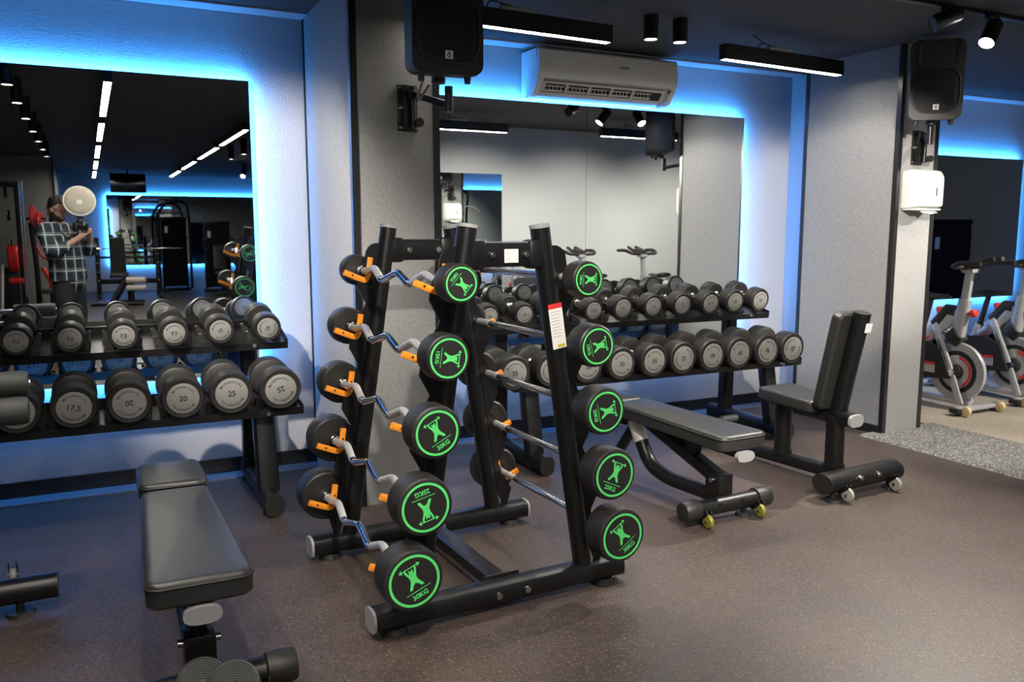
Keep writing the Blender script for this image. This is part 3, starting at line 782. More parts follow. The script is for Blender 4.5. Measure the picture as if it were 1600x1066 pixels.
obj('rear_post', G().tube([(0, .165, .09), (0, .165, .40)], .045, .045, 20, sq=3), 'steel', ub)
obj('weld_collar', G().tube([(0, .165, .105), (0, .165, .122)], .052, .052, 20, sq=3).tube([(0, .53, .10), (0, .53, .115)], .055, .055, 20), 'steel', ub)
obj('front_post', G().tube([(0, .53, .09), (0, .53, .42)], .048, .048, 22), 'steel', ub)
obj('seat_rail', G().tube([(0, .045, .385), (0, .60, .412)], .042, .034, 18, sq=5), 'steel', ub)
obj('rail_cap', G().tube([(0, .030, .384), (0, .048, .385)], .052, .034, 18, sq=3.5), 'grip_cap', ub, label='silver grey end cap')
obj('seat_bracket', G().box((0, .46, .425), (.14, .22, .02), bev=.004).cyl((-.09, .58, .41), (.09, .58, .41), .012), 'steel', ub)
st = obj('seat_pad', pad_mesh(.24, .285, .26, .64, 0, .07, .022), 'leather', ub); st.location = (0, 0, .515); st.rotation_euler = (R(4), 0, 0)
for v in st.data.vertices: pass
st.location = (0, -.02, .448)
a, b = V((0, .155, .40)), V((0, .035, .965))
obj('back_post', G().tube([a, b], .04, .045, 22, up=V((1, 0, 0)), sq=2.6), 'steel', ub)
obj('weld_collar', G().tube([a+(b-a)*.02, a+(b-a)*.05], .046, .051, 22, up=V((1, 0, 0)), sq=2.6), 'steel', ub)
bp = obj('back_pad', pad_mesh(.24, .25, -.02, .53, 0, .065, .022), 'leather', ub)
ang = math.degrees(math.atan2(b.z-a.z, b.y-a.y))
bp.rotation_euler = (R(ang), 0, R(180)); bp.location = (0, .24, .455)
bp.rotation_euler = (R(ang), 0, 0)
bp.rotation_euler = (R(180-ang), 0, R(180))
g = G()
for k in (.28, .72):
    p = a.lerp(b, k)+V((0, .05, .01)); g.box(p, (.06, .05, .04), rot=rot('X', ang-90)); g.cyl(p-V((.036, 0, 0)), p+V((.036, 0, 0)), .008, n=8)
obj('pad_bracket', g, 'steel', ub)
obj('sticker', G().box(a.lerp(b, .88)+V((0.012, -.0475, -.012)), (.05, .001, .05), rot=rot('X', ang-90)), 'label', ub, 0, label='small white sticker')
obj('footrest_roller', G().cyl((-.06, 1.10, .17), (-.02, 1.10, .17), .012).cyl((-.19, 1.10, .17), (-.06, 1.10, .17), .024).cyl((.06, 1.10, .17), (.19, 1.10, .17), .024).cyl((-.06, 1.1, .17), (.06, 1.1, .17), .014), 'foam', ub)
fp = obj('footrest_post', G().tube([(0, 1.03, .06), (0, 1.10, .17)], .03, .02, 14, sq=5), 'steel', ub)
lb = obj('warning_label', G().box((0, 1.03, .115), (.05, .10, .002), rot=rot('X', 57)), 'label', ub, 0, label='white label with red band'); obj('red_band', G().box((0, 1.062, .160), (.051, .022, .003), rot=rot('X', 57)), 'red', lb, 0)

# the bench cut off by the left edge
lb2 = thing('weight_bench', 'black bench cut off at the left edge, its foot tube in view', 'bench', (-.62, 3.42, 0))
ft = obj('rear_foot', G().tube([(-.36, 0, .085), (.44, 0, .085)], .05, .046, 22), 'steel', lb2)
obj('foot_cap', G().tube([(.438, 0, .085), (.446, 0, .085)], .05, .046, 22), 'rubber', lb2)
obj('foot_pad', G().cyl((.32, -.015, 0), (.32, -.015, .014), .05, .045).cyl((.32, -.01, .01), (.32, -.01, .06), .014).cyl((-.25, -.015, 0), (-.25, -.015, .04), .05, .04), 'rubber', lb2)
wheel(lb2, .30, .055, .125, 'whitewheel', .026)
obj('upright', G().tube(fillet([(.0, 0, .1), (0, -.1, .5), (.05, -.05, .84)], .1), .04, .04, 16), 'steel', lb2)
obj('roller_bar', G().cyl((-.05, -.05, .86), (.41, -.05, .86), .014).cyl((-.05, -.12, .775), (.39, -.12, .775), .014), 'zinc', lb2)
obj('link_plate', G().box((.06, -.085, .81), (.02, .12, .14), bev=.004), 'steel', lb2)
for (yy, zz, rr) in ((-.05, .86, .044), (-.12, .775, .048)):
    obj('pad_roller', G().lathe([(rr*.3, 0), (rr*.88, .002), (rr, .015), (rr, .235), (rr*.88, .248), (rr*.5, .25), (rr*.45, .243), (rr*.15, .243)], (.155, yy, zz), (1, 0, 0), 32), 'foam', lb2)
obj('seat_pad', pad_mesh(.26, .28, .1, .5, .48, .07), 'leather', lb2); obj('seat_post', G().tube([(0, .28, .08), (0, .28, .42)], .04, .04, 16), 'steel', lb2)
obj('base_beam', G().tube([(0, .02, .07), (0, .55, .06)], .036, .034, 16, sq=4), 'steel', lb2)

# ------------------------------------------------------------------ speakers
def speaker(label, loc, rz, w, h, d, arm):
    root = thing('loudspeaker', label, 'loudspeaker', loc, rz)
    # local: front towards -y, base at z=0
    def sec(y, k, top): return [(-w/2*k, 0), (w/2*k, 0), (w/2*k, h), (-w/2*k, h)]
    g = G(); rr = []
    for y, k, zz in ((-d/2, 1, 0), (-d/2+.04, 1.02, -.0), (0, .96, .01), (d*.32, .68, .03), (d/2, .55, .05)):
        c = .045*k; pts = []
        for cx, cz, a0 in ((w/2*k-c, h-zz-c, 0), (-w/2*k+c, h-zz-c, 90), (-w/2*k+c, zz+c, 180), (w/2*k-c, zz+c, 270)):
            pts += [V((cx+c*math.cos(R(a0+q)), y, cz+c*math.sin(R(a0+q)))) for q in (0, 22.5, 45, 67.5, 90)]
        rr.append(pts)
    obj('cabinet', g.rings(rr), 'spk', root, 40)
    # raised bezel with a round-cornered woofer grille and a horn opening above
    bz = G(); prof = []
    def rrect(ww, hh, cz, c, y, n=6):
        pts = []
        for cx, czz, a0 in ((ww/2-c, cz+hh/2-c, 0), (-ww/2+c, cz+hh/2-c, 90), (-ww/2+c, cz-hh/2+c, 180), (ww/2-c, cz-hh/2+c, 270)):
            pts += [V((cx+c*math.cos(R(a0+90*q/n)), y, czz+c*math.sin(R(a0+90*q/n)))) for q in range(n+1)]
        return pts
    hg = h*.56
    bz.rings([rrect(w*.9, hg, h*.36, .09*w/.31, -d/2+.002), rrect(w*.9, hg, h*.36, .09*w/.31, -d/2-.008), rrect(w*.85, hg*.95, h*.36, .085*w/.31, -d/2-.010), rrect(w*.85, hg*.95, h*.36, .085*w/.31, -d/2-.002)], cap=False)
    obj('bezel', bz, 'spk', root)
    g = G().rings([rrect(w*.86, hg*.96, h*.36, .085*w/.31, -d/2), rrect(w*.86, hg*.96, h*.36, .085*w/.31, -d/2-.004), rrect(w*.7, hg*.8, h*.36, .06*w/.31, -d/2-.009)])
    for q in range(-9, 10): g.box((q*w*.036, -d/2-.0095, h*.36), (.0022, .003, hg*.78*math.sqrt(max(.15, 1-(q/10.5)**4))))
    obj('grille', g, 'grille', root)
    hz = h*.81; g = G().rings([rrect(w*.74, h*.27, hz, .02, -d/2+.001), rrect(w*.74, h*.27, hz, .02, -d/2-.006), rrect(w*.7, h*.25, hz, .02, -d/2-.006), rrect(w*.26, h*.2, hz, .012, -d/2+.03)])
    obj('horn', g, 'spk', root)
    e = w*.105; em = obj('badge', G().box((0, -d/2-.0125, h*.155), (e, .002, e)), 'label', root, 0, label='small white square badge with a dark round mark')
    g = G().ring2(e*.16, e*.30, (0, -d/2-.0138, h*.15), (1, 0, 0), (0, 0, 1), 24); g.ring2(0.0001, e*.07, (0, -d/2-.0138, h*.15), (1, 0, 0), (0, 0, 1), 12)
    g.flat([(-e*.22, e*.33), (e*.22, e*.33), (e*.1, e*.24), (-e*.1, e*.24)], (0, -d/2-.0138, h*.155), (1, 0, 0), (0, 0, 1)); g.box((0, -d/2-.0135, h*.155+e*.40), (e*.06, .0005, e*.14))
    obj('badge_mark', g, 'ink', em, 0)
    g = G()
    for sx in (-1, 1): g.cyl((sx*w*.44, -d/2-.004, .03), (sx*w*.44, -d/2+.03, .03), .014).cyl((sx*w*.44, -d/2-.004, h-.03), (sx*w*.44, -d/2+.03, h-.03), .014)
    obj('corner_knob', g, 'spk', root)
    g = G()
    for sx in (-1, 1): g.cyl((sx*w*.33, -d*.3, 0), (sx*w*.33, -d*.3, -.028), .017, .013)
    obj('rubber_foot', g, 'rubber', root)
    g = G().box((0, d/2-.005, h*.5), (w*.4, .02, h*.7), bev=.006)
    for q in (.3, .5, .7): g.box((0, d/2+.008, h*q), (w*.3, .01, h*.1), bev=.003)
    obj('rear_panel', g, 'spk', root)
    obj('pole_socket', G().cyl((0, 0, .005), (0, 0, -.02), .03), 'spk', root)
    return root
def wall_bracket(label, plate, sp, z):
    """plate: centre on the wall face; sp: xy under the speaker; z: underside of the speaker"""
    root = thing('speaker_bracket', label, 'bracket', (plate[0], plate[1], plate[2]))
    dx, dy = sp[0]-plate[0], sp[1]-plate[1]; dz = z-plate[2]
    pl = obj('wall_plate', G().box((0, -.004, 0), (.10, .008, .22), bev=.002).box((-.015, -.025, 0), (.04, .045, .21), bev=.004), 'steel', root)
    g = G()
    for sx in (-.042, .042):
        for zz in (-.095, 0, .095): g.cyl((sx, -.008, zz), (sx, -.014, zz), .008, n=8)
    obj('screw', g, 'zinc', pl)
    obj('hinge_post', G().cyl((.01, -.055, -.10), (.01, -.055, .095), .014).box((.01, -.045, .06), (.05, .05, .04), bev=.004), 'steel', root)
    obj('arm', G().tube([(.01, -.055, .062), (dx, dy, dz-.085)], .016, .016, 12, sq=6), 'steel', root)
    obj('pole', G().cyl((dx, dy, dz-.115), (dx, dy, dz-.002), .019), 'steel', root)
    obj('knob', G().cyl((.03, -.06, -.075), (.03, -.095, -.075), .02, .022), 'rubber', root)
    return root
speaker('large black loudspeaker hanging on the near pillar, left of the air conditioner', (1.455, 3.62, 2.068), -4, .325, .50, .28, None)
wall_bracket('black steel wall bracket on the near pillar under the large loudspeaker', (1.44, 4.0, 1.985), (1.52, 3.66), 2.048)
ca = obj('speaker_cable', G().tube(fillet([(1.385, 3.62, 2.07), (1.37, 3.66, 2.0), (1.42, 3.8, 1.985), (1.45, 3.72, 2.06)], .05, 6), .006, n=8), 'cable'); tag(ca, 'grey cable looping under the large loudspeaker on the near pillar', 'cable')
speaker('smaller black loudspeaker on the far pillar above the towel dispenser', (4.735, 3.60, 2.06), -42, .30, .475, .22, None)
wall_bracket('black steel wall bracket on the far pillar between the loudspeaker and the towel dispenser', (4.94, 3.85, 1.93), (4.76, 3.62), 2.04)

# ------------------------------------------------------------------ air conditioner and towel dispenser
ac = thing('air_conditioner', 'white wall-mounted air conditioner above the two-pane mirror', 'air conditioner', (3.15, 5.04, 2.25))
body = [(0, 0), (0, .285), (-.19, .285), (-.225, .27), (-.232, .108), (-.215, .100), (-.145, .022), (-.08, 0)]
g = G().prism(body, (-.535, 0, 0), (0, 1, 0), (0, 0, 1), 1.07)
acb = obj('casing', g, 'white', ac, 25)
g = G().prism([(-.220, .112), (-.238, .102), (-.246, .125), (-.249, .20), (-.240, .275), (-.226, .288), (-.215, .28)], (-.54, 0, 0), (0, 1, 0), (0, 0, 1), 1.08); obj('front_panel', g, 'white', ac, 40)
for s in (-1, 1):
    obj('end_cap', G().prism([(0, -.004), (0, .286), (-.20, .286), (-.232, .10), (-.222, .075), (-.160, .006), (-.08, -.006)], (s*.52-.02, 0, 0), (0, 1, 0), (0, 0, 1), .04), 'white', ac, 25)
OR = rot('X', 132); oc = V((-.02, -.182, .060)); oy, on = OR @ V((0, 1, 0)), OR @ V((0, 0, 1))
vent = obj('air_outlet', G().box(oc+on*.001, (.94, .088, .004), rot=OR), 'dark', ac)
g = G()
for k in range(5):
    x = -.385+k*.172
    g.box(oc+V((x, 0, 0))-oy*.022+on*.012, (.150, .012, .006), rot=OR); g.box(oc+V((x, 0, 0))+oy*.012+on*.012, (.150, .006, .006), rot=OR); g.box(oc+V((x-.078, 0, 0))+on*.012, (.016, .06, .010), rot=OR)
    for q in range(5): g.box(oc+V((x-.058+q*.028, 0, 0))-oy*.004+on*.010, (.003, .034, .014), rot=OR @ rot('Z', 25))
obj('louvre', g, 'cream', vent)
obj('flap', G().box(oc+oy*.040+on*.016, (.96, .018, .004), rot=OR, bev=.001), 'cream', vent); obj('lower_flap', G().box(oc-oy*.042+on*.014, (.96, .014, .004), rot=OR, bev=.001), 'cream', vent)
obj('display', G().box((.50, -.2215, .083), (.036, .004, .018), rot=rot('X', 42)), 'screen', ac)
g = G().text('SHARP', .026, (.10, -.2500, .205), (1, 0, 0), (0, 0, 1), .02); obj('brand_name', g, 'ink', ac, 0)
td = thing('towel_dispenser', 'white paper towel dispenser on the far pillar under the loudspeaker', 'dispenser', (4.95, 3.845, 1.53))
g = G(); rr = []
for y, k, z1 in ((0, 1, .25), (-.06, 1, .255), (-.10, .97, .245), (-.118, .9, .225), (-.122, .8, .20)):
    w = .27*k; c = .03; pts = []
    zb = .0 + (0 if y > -.07 else (-.07-y)*.35)
    for cx, cz, a0 in ((w/2-c, z1-c, 0), (-w/2+c, z1-c, 90), (-w/2+c*.4, zb+c*.4, 180), (w/2-c*.4, zb+c*.4, 270)):
        cc = c if a0 < 180 else c*.4
        pts += [V((cx+cc*math.cos(R(a0+q)), y, cz+cc*math.sin(R(a0+q)))) for q in (0, 22.5, 45, 67.5, 90)]
    rr.append(pts)
obj('cover', g.rings(rr), 'white', td, 40)
obj('sight_slot', G().box((.05, -.1235, .11), (.008, .004, .055), bev=.002), 'screen', td)
obj('base_tray', G().box((0, -.055, -.004), (.25, .10, .012), bev=.004), 'white', td)
g = G(); rr = [[V((x, -.02, -.008)), V((x+.0, -.085, -.012)), V((x+.0, -.105, -.028-.004*math.sin(x*60))), V((x, -.11, -.030-.004*math.sin(x*60))), V((x, -.08, -.018)), V((x, -.02, -.012))] for x in [-.05+q*.02 for q in range(8)]]
obj('paper_towel', g.rings(rr), 'label', td)

# ------------------------------------------------------------------ exercise bikes
def bike(label, x, y, group):
    root = thing('exercise_bike', label, 'exercise bike', (x, y, 0), 0, group)   # front towards -y
    for yy, nm in ((0, 'front_foot'), (.93, 'rear_foot')):
        f = obj(nm, G().box((0, yy, .05), (.46, .07, .028), bev=.008), 'silver', root)
        for s in (-1, 1):
            obj('foot_cap', G().box((s*.24, yy, .046), (.05, .078, .036), bev=.008), 'rubber', f)
            obj('level_foot', G().cyl((s*.2, yy, 0), (s*.2, yy, .04), .02), 'rubber', f)
    for s in (-1, 1): obj('wheel', G().lathe([(.02, -.02), (.034, -.014), (.036, 0), (.034, .014), (.02, .02)], (s*.2, -.062, .05), (1, 0, 0), 20), 'amber', root)
    # flywheel
    fy, fz = .17, .30
    fw = obj('flywheel', G().lathe([(.14, -.012), (.15, -.016), (.225, -.016), (.228, -.010), (.228, .010), (.225, .016), (.15, .016), (.14, .012)], (0, fy, fz), (1, 0, 0), 56), 'silver', root)
    obj('disc', G().lathe([(.165, -.018), (.165, .018)], (0, fy, fz), (1, 0, 0), 48), 'dark', fw)
    obj('trim_ring', G().lathe([(.08, -.021), (.13, -.019), (.13, .019), (.08, .021)], (0, fy, fz), (1, 0, 0), 48), 'silver', fw)
    for s in (-1, 1):
        g = G()
        for q in range(14):
            a0, a1 = R(-60+q*10), R(-60+q*10+10)
            pts = [(fy-math.cos(a)*rr_, fz+math.sin(a)*rr_) for a, rr_ in ((a0, .105), (a1, .105), (a1, .127), (a0, .127))]
            g.flat(pts if s > 0 else pts[::-1], (s*.0225, 0, 0), (0, 1, 0), (0, 0, 1))
        obj('red_arc', g, 'red', fw, 0)
    obj('hub', G().lathe([(.03, -.06), (.055, -.05), (.06, -.02), (.06, .02), (.055, .05), (.03, .06)], (0, fy, fz), (1, 0, 0), 28), 'rubber', fw)
    # fork
    for s in (-1, 1):
        fk = obj('fork_leg', G().tube(fillet([(s*.06, .09, .06), (s*.062, .185, .30), (s*.055, .335, .61), (s*.03, .37, .65)], .05, 5), .026, .014, 14, up=V((1, 0, 0)), sq=5), 'silver', root)
        g = G(); A, B = V((s*.0765, .222, .375)), V((s*.0735, .305, .545)); dd = (B-A).normalized()
        g.text('HAMMERSON', .030, (A+B)/2+V((s*.0012, 0, 0)), -dd if s < 0 else dd, V((0, -dd.z, dd.y)) if s < 0 else V((0, -dd.z, dd.y)), .02)
        obj('lettering', g, 'ink', fk, 0)
        obj('axle_clamp', G().cyl((s*.05, fy, fz), (s*.088, fy, fz), .026, n=8), 'chrome', fk)
    # frame
    obj('main_beam', G().tube([(0, .84, .24), (0, .33, .63)], .045, .03, 16, up=V((1, 0, 0)), sq=5), 'silver', root)
    obj('top_beam', G().tube([(0, .42, .58), (0, .19, .76)], .05, .032, 16, up=V((1, 0, 0)), sq=5), 'silver', root)
    for s in (-1, 1):
        g = G(); A, B = V((s*.034, .80, .285)), V((s*.034, .42, .57)); dd = (B-A).normalized(); nn = V((0, -dd.z, dd.y))
        g.box((A+B)/2 + V((0, -.012, -.014)), (.004, .012, (B-A).length), rot=rot('X', -math.degrees(math.atan2(-(B-A).y, (B-A).z))*-1) if 0 else Matrix((V((1, 0, 0)), nn, dd)).transposed())
        obj('red_stripe', g, 'red', root, 0)
    obj('bottom_beam', G().tube([(0, .05, .07), (0, .93, .07)], .025, .025, 12, sq=5), 'silver', root)
    obj('rear_stay', G().tube([(0, .93, .07), (0, .80, .28)], .03, .025, 12, sq=5), 'silver', root)
    g = G()
    poly = [(.17, .25), (.33, .235), (.70, .25), (.80, .33), (.78, .43), (.65, .49), (.40, .52), (.26, .46)]
    cg = obj('chain_guard', g.prism(poly, (.045, 0, 0), (0, 1, 0), (0, 0, 1), .05).bevel(.012, 3), 'rubber', root); 
    g = G().prism(poly, (-.095, 0, 0), (0, 1, 0), (0, 0, 1), .05).bevel(.012, 3); obj('chain_guard', g, 'rubber', root)
    for s in (-1, 1):
        xx = .0985 if s > 0 else -.0985
        obj('guard_panel', G().box((xx*.98, .50, .31), (.004, .40, .06)), 'silver', root, 0); obj('red_stripe', G().box((xx, .48, .352), (.004, .36, .02)), 'red', root, 0)
    ck = obj('crank', G().cyl((-.12, .60, .36), (.12, .60, .36), .018).box((.125, .60, .28), (.02, .03, .18), bev=.006).box((-.125, .60, .44), (.02, .03, .18), bev=.006), 'chrome', root)
    obj('pedal', G().box((.175, .60, .20), (.09, .09, .025), bev=.006), 'rubber', ck); obj('pedal', G().box((-.175, .60, .52), (.09, .09, .025), bev=.006), 'rubber', ck)
    # seat
    obj('seat_post', G().cyl((0, .52, .52), (0, .44, .84), .022), 'rubber', root); obj('seat_sleeve', G().cyl((0, .57, .36), (0, .50, .60), .035), 'silver', root)
    g = G(); rr = []
    for yy, wd, zz, th in ((.40, .03, .985, .02), (.44, .045, .99, .035), (.52, .06, .985, .045), (.60, .12, .985, .055), (.66, .15, .995, .06), (.71, .13, 1.0, .05), (.73, .07, 1.0, .02)):
        rr.append([V((wd/2*math.cos(2*PI*q/16)*1.1, yy-.13, zz-.115+th/2*math.sin(2*PI*q/16))) for q in range(16)])
    obj('saddle', g.rings(rr), 'leather', root, 60)
    # handlebars
    obj('handlebar_post', G().tube([(0, .16, .76), (0, .125, 1.08)], .03, .022, 14, up=V((1, 0, 0)), sq=5), 'silver', root)
    obj('post_sleeve', G().tube([(0, .19, .55), (0, .15, .86)], .045, .034, 16, up=V((1, 0, 0)), sq=5), 'silver', root); obj('post_head', G().box((0, .125, 1.085), (.09, .10, .035), bev=.01), 'silver', root)
    obj('sleeve_skirt', G().tube([(0, .23, .54), (0, .17, .60)], .065, .055, 14, up=V((1, 0, 0)), sq=4), 'rubber', root)
    hb = G()
    for s in (-1, 1):
        hb.tube(fillet([(0, .13, 1.105), (s*.09, .14, 1.11), (s*.17, .16, 1.115), (s*.20, .06, 1.15), (s*.20, -.09, 1.145)], .06, 5), .019, n=12)
        hb.tube(fillet([(s*.06, .13, 1.11), (s*.07, .05, 1.14), (s*.05, -.09, 1.18)], .05, 5), .018, n=12)
    obj('handlebar', hb, 'rubber', root)
    obj('console', G().box((0, .08, 1.14), (.10, .13, .035), rot=rot('X', -15), bev=.012), 'rubber', root); obj('console_rim', G().box((0, .02, 1.162), (.075, .02, .02), bev=.006), 'redpaint', root)
    obj('brake_boot', G().tube([(0, .38, .64), (0, .28, .77), (0, .21, .76)], .05, .035, 14, up=V((1, 0, 0)), sq=4), 'rubber', root)
    kb = G().lathe([(.013, 0), (.018, .012), (.032, .03), (.030, .06), (.018, .07)], (0, .115, .755), (0, -1, .2), 10); obj('adjust_knob', kb, 'red', root)
    obj('resistance_knob', G().lathe([(.020, 0), (.024, .03), (.034, .075), (.030, .09), (.012, .094)], (0, .345, .70), (0, .08, 1), 14), 'red', root); obj('knob_stem', G().cyl((0, .35, .60), (0, .345, .71), .022), 'rubber', root)
    return root
b0 = bike('silver and black exercise bike beside the towel dispenser pillar, nearer of the two', 5.97, 3.99, 'exercise bikes by the far mirror')
def bike_copy(label, x, y, group):
    c = copy_tree(b0); c['label'] = label; c['group'] = group; c.location = (x, y, 0); return c
bike_copy('silver and black exercise bike cut off by the right edge', 6.70, 4.0, 'exercise bikes by the far mirror')
G2 = 'exercise bikes reflected in the two-pane mirror'
bike_copy('exercise bike reflected in the two-pane mirror, beside the dark edge of the far pillar', 5.79, 1.75, G2)
bike_copy('exercise bike reflected in the two-pane mirror, just above the straight 10 kg barbell', 5.04, 1.6, G2)
bike_copy('exercise bike reflected in the two-pane mirror, behind the rack crossbar', 4.30, 1.35, G2)
# ------------------------------------------------------------------ the photographer, seen in the left mirror
def limb(g, pts, rad, up=V((0, 0, 1)), n=16):
    pts = [V(p) for p in pts]; rr = []
    for k, p in enumerate(pts):
        t = V((0, 0, 0))
        if k: t += (p-pts[k-1]).normalized()
        if k < len(pts)-1: t += (pts[k+1]-p).normalized()
        x, y = frame_of(t, up); r = rad[k]; a, b = r if isinstance(r, tuple) else (r, r)
        rr.append([p + x*a*math.cos(2*PI*q/n) + y*b*math.sin(2*PI*q/n) for q in range(n)])
    g.rings(rr)
    for k in (0, -1):
        r = rad[k]; r = min(r) if isinstance(r, tuple) else r
        bmesh.ops.create_uvsphere(g.bm, u_segments=12, v_segments=8, radius=r*.98, matrix=Matrix.Translation(pts[k]))
    return g
def arm_pts(sh, el, ha, k=4):
    """shoulder, a rounded elbow, wrist"""
    return fillet([sh, el, ha], .05, k)
def remesh(o, voxel, smooth=4):
    rm = o.modifiers.new('remesh', 'REMESH'); rm.mode = 'VOXEL'; rm.voxel_size = voxel; rm.use_smooth_shade = True
    sm = o.modifiers.new('smooth', 'SMOOTH'); sm.factor = .5; sm.iterations = smooth
    bpy.context.view_layer.update(); m = o.data.materials[0]
    nm = bpy.data.meshes.new_from_object(o.evaluated_get(bpy.context.evaluated_depsgraph_get())); o.modifiers.clear(); o.data = nm
    nm.materials.clear(); nm.materials.append(m)
    for p in nm.polygons: p.use_smooth = True
    return o
def chain(*k): return list(zip(k[:-1], k[1:]))
per = thing('person', 'bearded person in a plaid shirt raising a camera, seen in the left mirror', 'person', (-.2, -.3, 0))
O = V((-.2, -.3, 0))
fw = V((math.sin(R(52)), math.cos(R(52)), 0)); lf = V((-fw.y, fw.x, 0))     # facing, and the person's left
def W(x, y, z): return V((x, y, z))-O
Hc = W(-.265, -.235, 1.60)
hf = (fw*math.cos(R(24)) - V((0, 0, 1))*math.sin(R(24))).normalized(); hu = lf.cross(hf)*-1
hu = hf.cross(lf).normalized()
if hu.z < 0: hu = -hu
ct = W(-.28, -.275, 1.385)
LS, RS = ct+lf*.195, ct-lf*.175
LE, RE = W(-.315, -.02, 1.15), W(.03, -.37, 1.15)
LH, RH = W(-.045, -.045, 1.325), W(.02, -.155, 1.375)
g = G()
limb(g, [W(-.2, -.3, .90), W(-.205, -.295, 1.06), W(-.24, -.285, 1.24), ct], [(.16, .12), (.15, .115), (.165, .12), (.13, .09)], fw, 24)
limb(g, [ct, W(-.27, -.26, 1.47), Hc-hu*.06], [.07, .058, .06], fw)
for sh, el, ha in ((LS, LE, LH), (RS, RE, RH)):
    limb(g, [ct, sh], [.08, .06]); p = arm_pts(sh, el, ha)
    limb(g, p, [.058-.03*q/(len(p)-1) for q in range(len(p))]); limb(g, [ha+(el-ha)*.22, ha, ha+(ha-el).normalized()*.015], [.028, (.034, .026), (.032, .024)])
for s_ in (-1, 1):
    limb(g, [W(-.2, -.3, .90)+lf*(s_*.085), W(-.2, -.3, .50)+lf*(s_*.095)+fw*.02, W(-.2, -.3, .08)+lf*(s_*.10)-fw*.02], [.09, .06, .042], fw)
# head as stacked rings, face towards hf
rings = []
for z, rw, rf, rb, off in ((-.125, .03, .035, .02, .045), (-.115, .05, .07, .05, .02), (-.09, .062, .088, .07, .0), (-.05, .070, .094, .085, 0), (-.01, .074, .095, .095, 0), (.03, .077, .094, .101, 0), (.07, .074, .086, .098, 0), (.10, .062, .07, .085, 0), (.122, .04, .045, .055, 0), (.13, .012, .012, .015, 0)):
    rings.append([Hc+hu*z+hf*off+lf*(rw*math.cos(a))+hf*((rf if math.sin(a) > 0 else rb)*math.sin(a)) for a in [2*PI*q/20 for q in range(20)]])
g.rings(rings)
nose = [Hc+hf*.088+hu*.015, Hc+hf*.112-hu*.028, Hc+hf*.09-hu*.036]
g.tube([Hc+hf*.080+hu*.02, Hc+hf*.104-hu*.022, Hc+hf*.088-hu*.038], .013, .014, 10, up=lf)
for s in (-1, 1): g.lathe([(.004, -.006), (.022, -.004), (.026, .004), (.012, .010)], Hc+lf*(s*.077)-hf*.005-hu*.01, lf*s+hf*-.3, 14)
g.tube([Hc+hf*.094-hu*.066+lf*.022, Hc+hf*.100-hu*.064, Hc+hf*.094-hu*.066-lf*.022], .006, .006, 8)
# five fingers on each hand, curled round the lens and the grip
cw = V((math.sin(R(26.75)), math.cos(R(26.75)), 0)); cr = V((cw.y, -cw.x, 0)); up = V((0, 0, 1))
CB = W(0, 0, 1.4)
for k in range(4):
    b = LH + cw*(.024-.016*k) + up*.01; g.tube(fillet([b, b+cr*.035+up*.006, b+cr*(.068-.004*abs(k-1))+up*.035, b+cr*(.064)+up*.058], .015, 3), .0085, n=8)
b = LH - cw*.02; g.tube(fillet([b, b-cr*.018+up*.03, b-cr*.008+up*.062, b+cr*.008+up*.074], .015, 3), .0095, n=8)
for k in range(4):
    b = RH + up*(.024-.016*k)+cw*.005; g.tube(fillet([b, b+cw*.038+cr*.004, b+cw*.062-cr*.012-up*.002, b+cw*.058-cr*(.034-.003*abs(k-1))], .015, 3), .0085, n=8)
b = RH + up*.01; g.tube(fillet([b, b-cr*.018+up*.012-cw*.02, b-cr*.045+up*.014-cw*.018], .01, 3), .0095, n=8)
bd = obj('body', g, 'skin', per, 80)
remesh(bd, .0065, 3)
# clothes
g = G()
limb(g, [W(-.195, -.3, .86), W(-.20, -.3, .96), W(-.21, -.295, 1.08), W(-.245, -.285, 1.25), ct-up*.01, ct+up*.055], [(.205, .165), (.205, .162), (.200, .155), (.200, .148), (.165, .112), (.075, .065)], fw, 32)
for sh, el, ha in ((LS, LE, LH), (RS, RE, RH)):
    limb(g, [ct, sh-up*.005], [.10, .080]); p = [q for q in arm_pts(sh-up*.004, el, ha)]; p[-1] = el+(ha-el)*.36
    limb(g, p, [.078-.024*q/(len(p)-1) for q in range(len(p))]); c = p[-1]; d_ = (ha-el).normalized(); limb(g, [c-d_*.03, c+d_*.006], [.059, .060])
sh = remesh(obj('shirt', g, 'plaid', per, 80), .009, 5)
tex = bpy.data.textures.new('cloth folds', 'CLOUDS'); tex.noise_scale = .09
dm = sh.modifiers.new('folds', 'DISPLACE'); dm.texture = tex; dm.strength = .02; dm.mid_level = .5
obj('collar', G().rings([[ct+up*(.045+z)+fw*.01+lf*(r_*math.cos(a))+fw*(r_*.95*math.sin(a))-up*(.03*math.sin(a)) for a in [2*PI*q/24 for q in range(24)]] for r_, z in ((.082, -.005), (.078, .045), (.090, .012), (.096, -.01))], cap=False), 'plaid', per, 80)
g = G()
for s_ in (-1, 1):
    limb(g, [W(-.2, -.3, .90)+lf*(s_*.075), W(-.2, -.3, .72)+lf*(s_*.09), W(-.2, -.3, .50)+lf*(s_*.10)+fw*.02, W(-.2, -.3, .10)+lf*(s_*.11)-fw*.02], [(.105, .12), (.098, .105), .08, .066], fw, 20)
limb(g, [W(-.2, -.3, .99), W(-.2, -.3, .88)], [(.16, .125), (.178, .14)], fw, 24)
remesh(obj('trousers', g, 'denim', per, 80), .009, 4)
for s in (-1, 1):
    p0 = W(-.2, -.3, .05)+lf*(s*.115)
    obj('shoe', G().tube([p0-fw*.07, p0-fw*.03+up*.02, p0+fw*.08+up*.005, p0+fw*.19-up*.012], .045, .042, 14, up=V((0, 0, 1)), sq=3), 'rubber', per)
rings = []
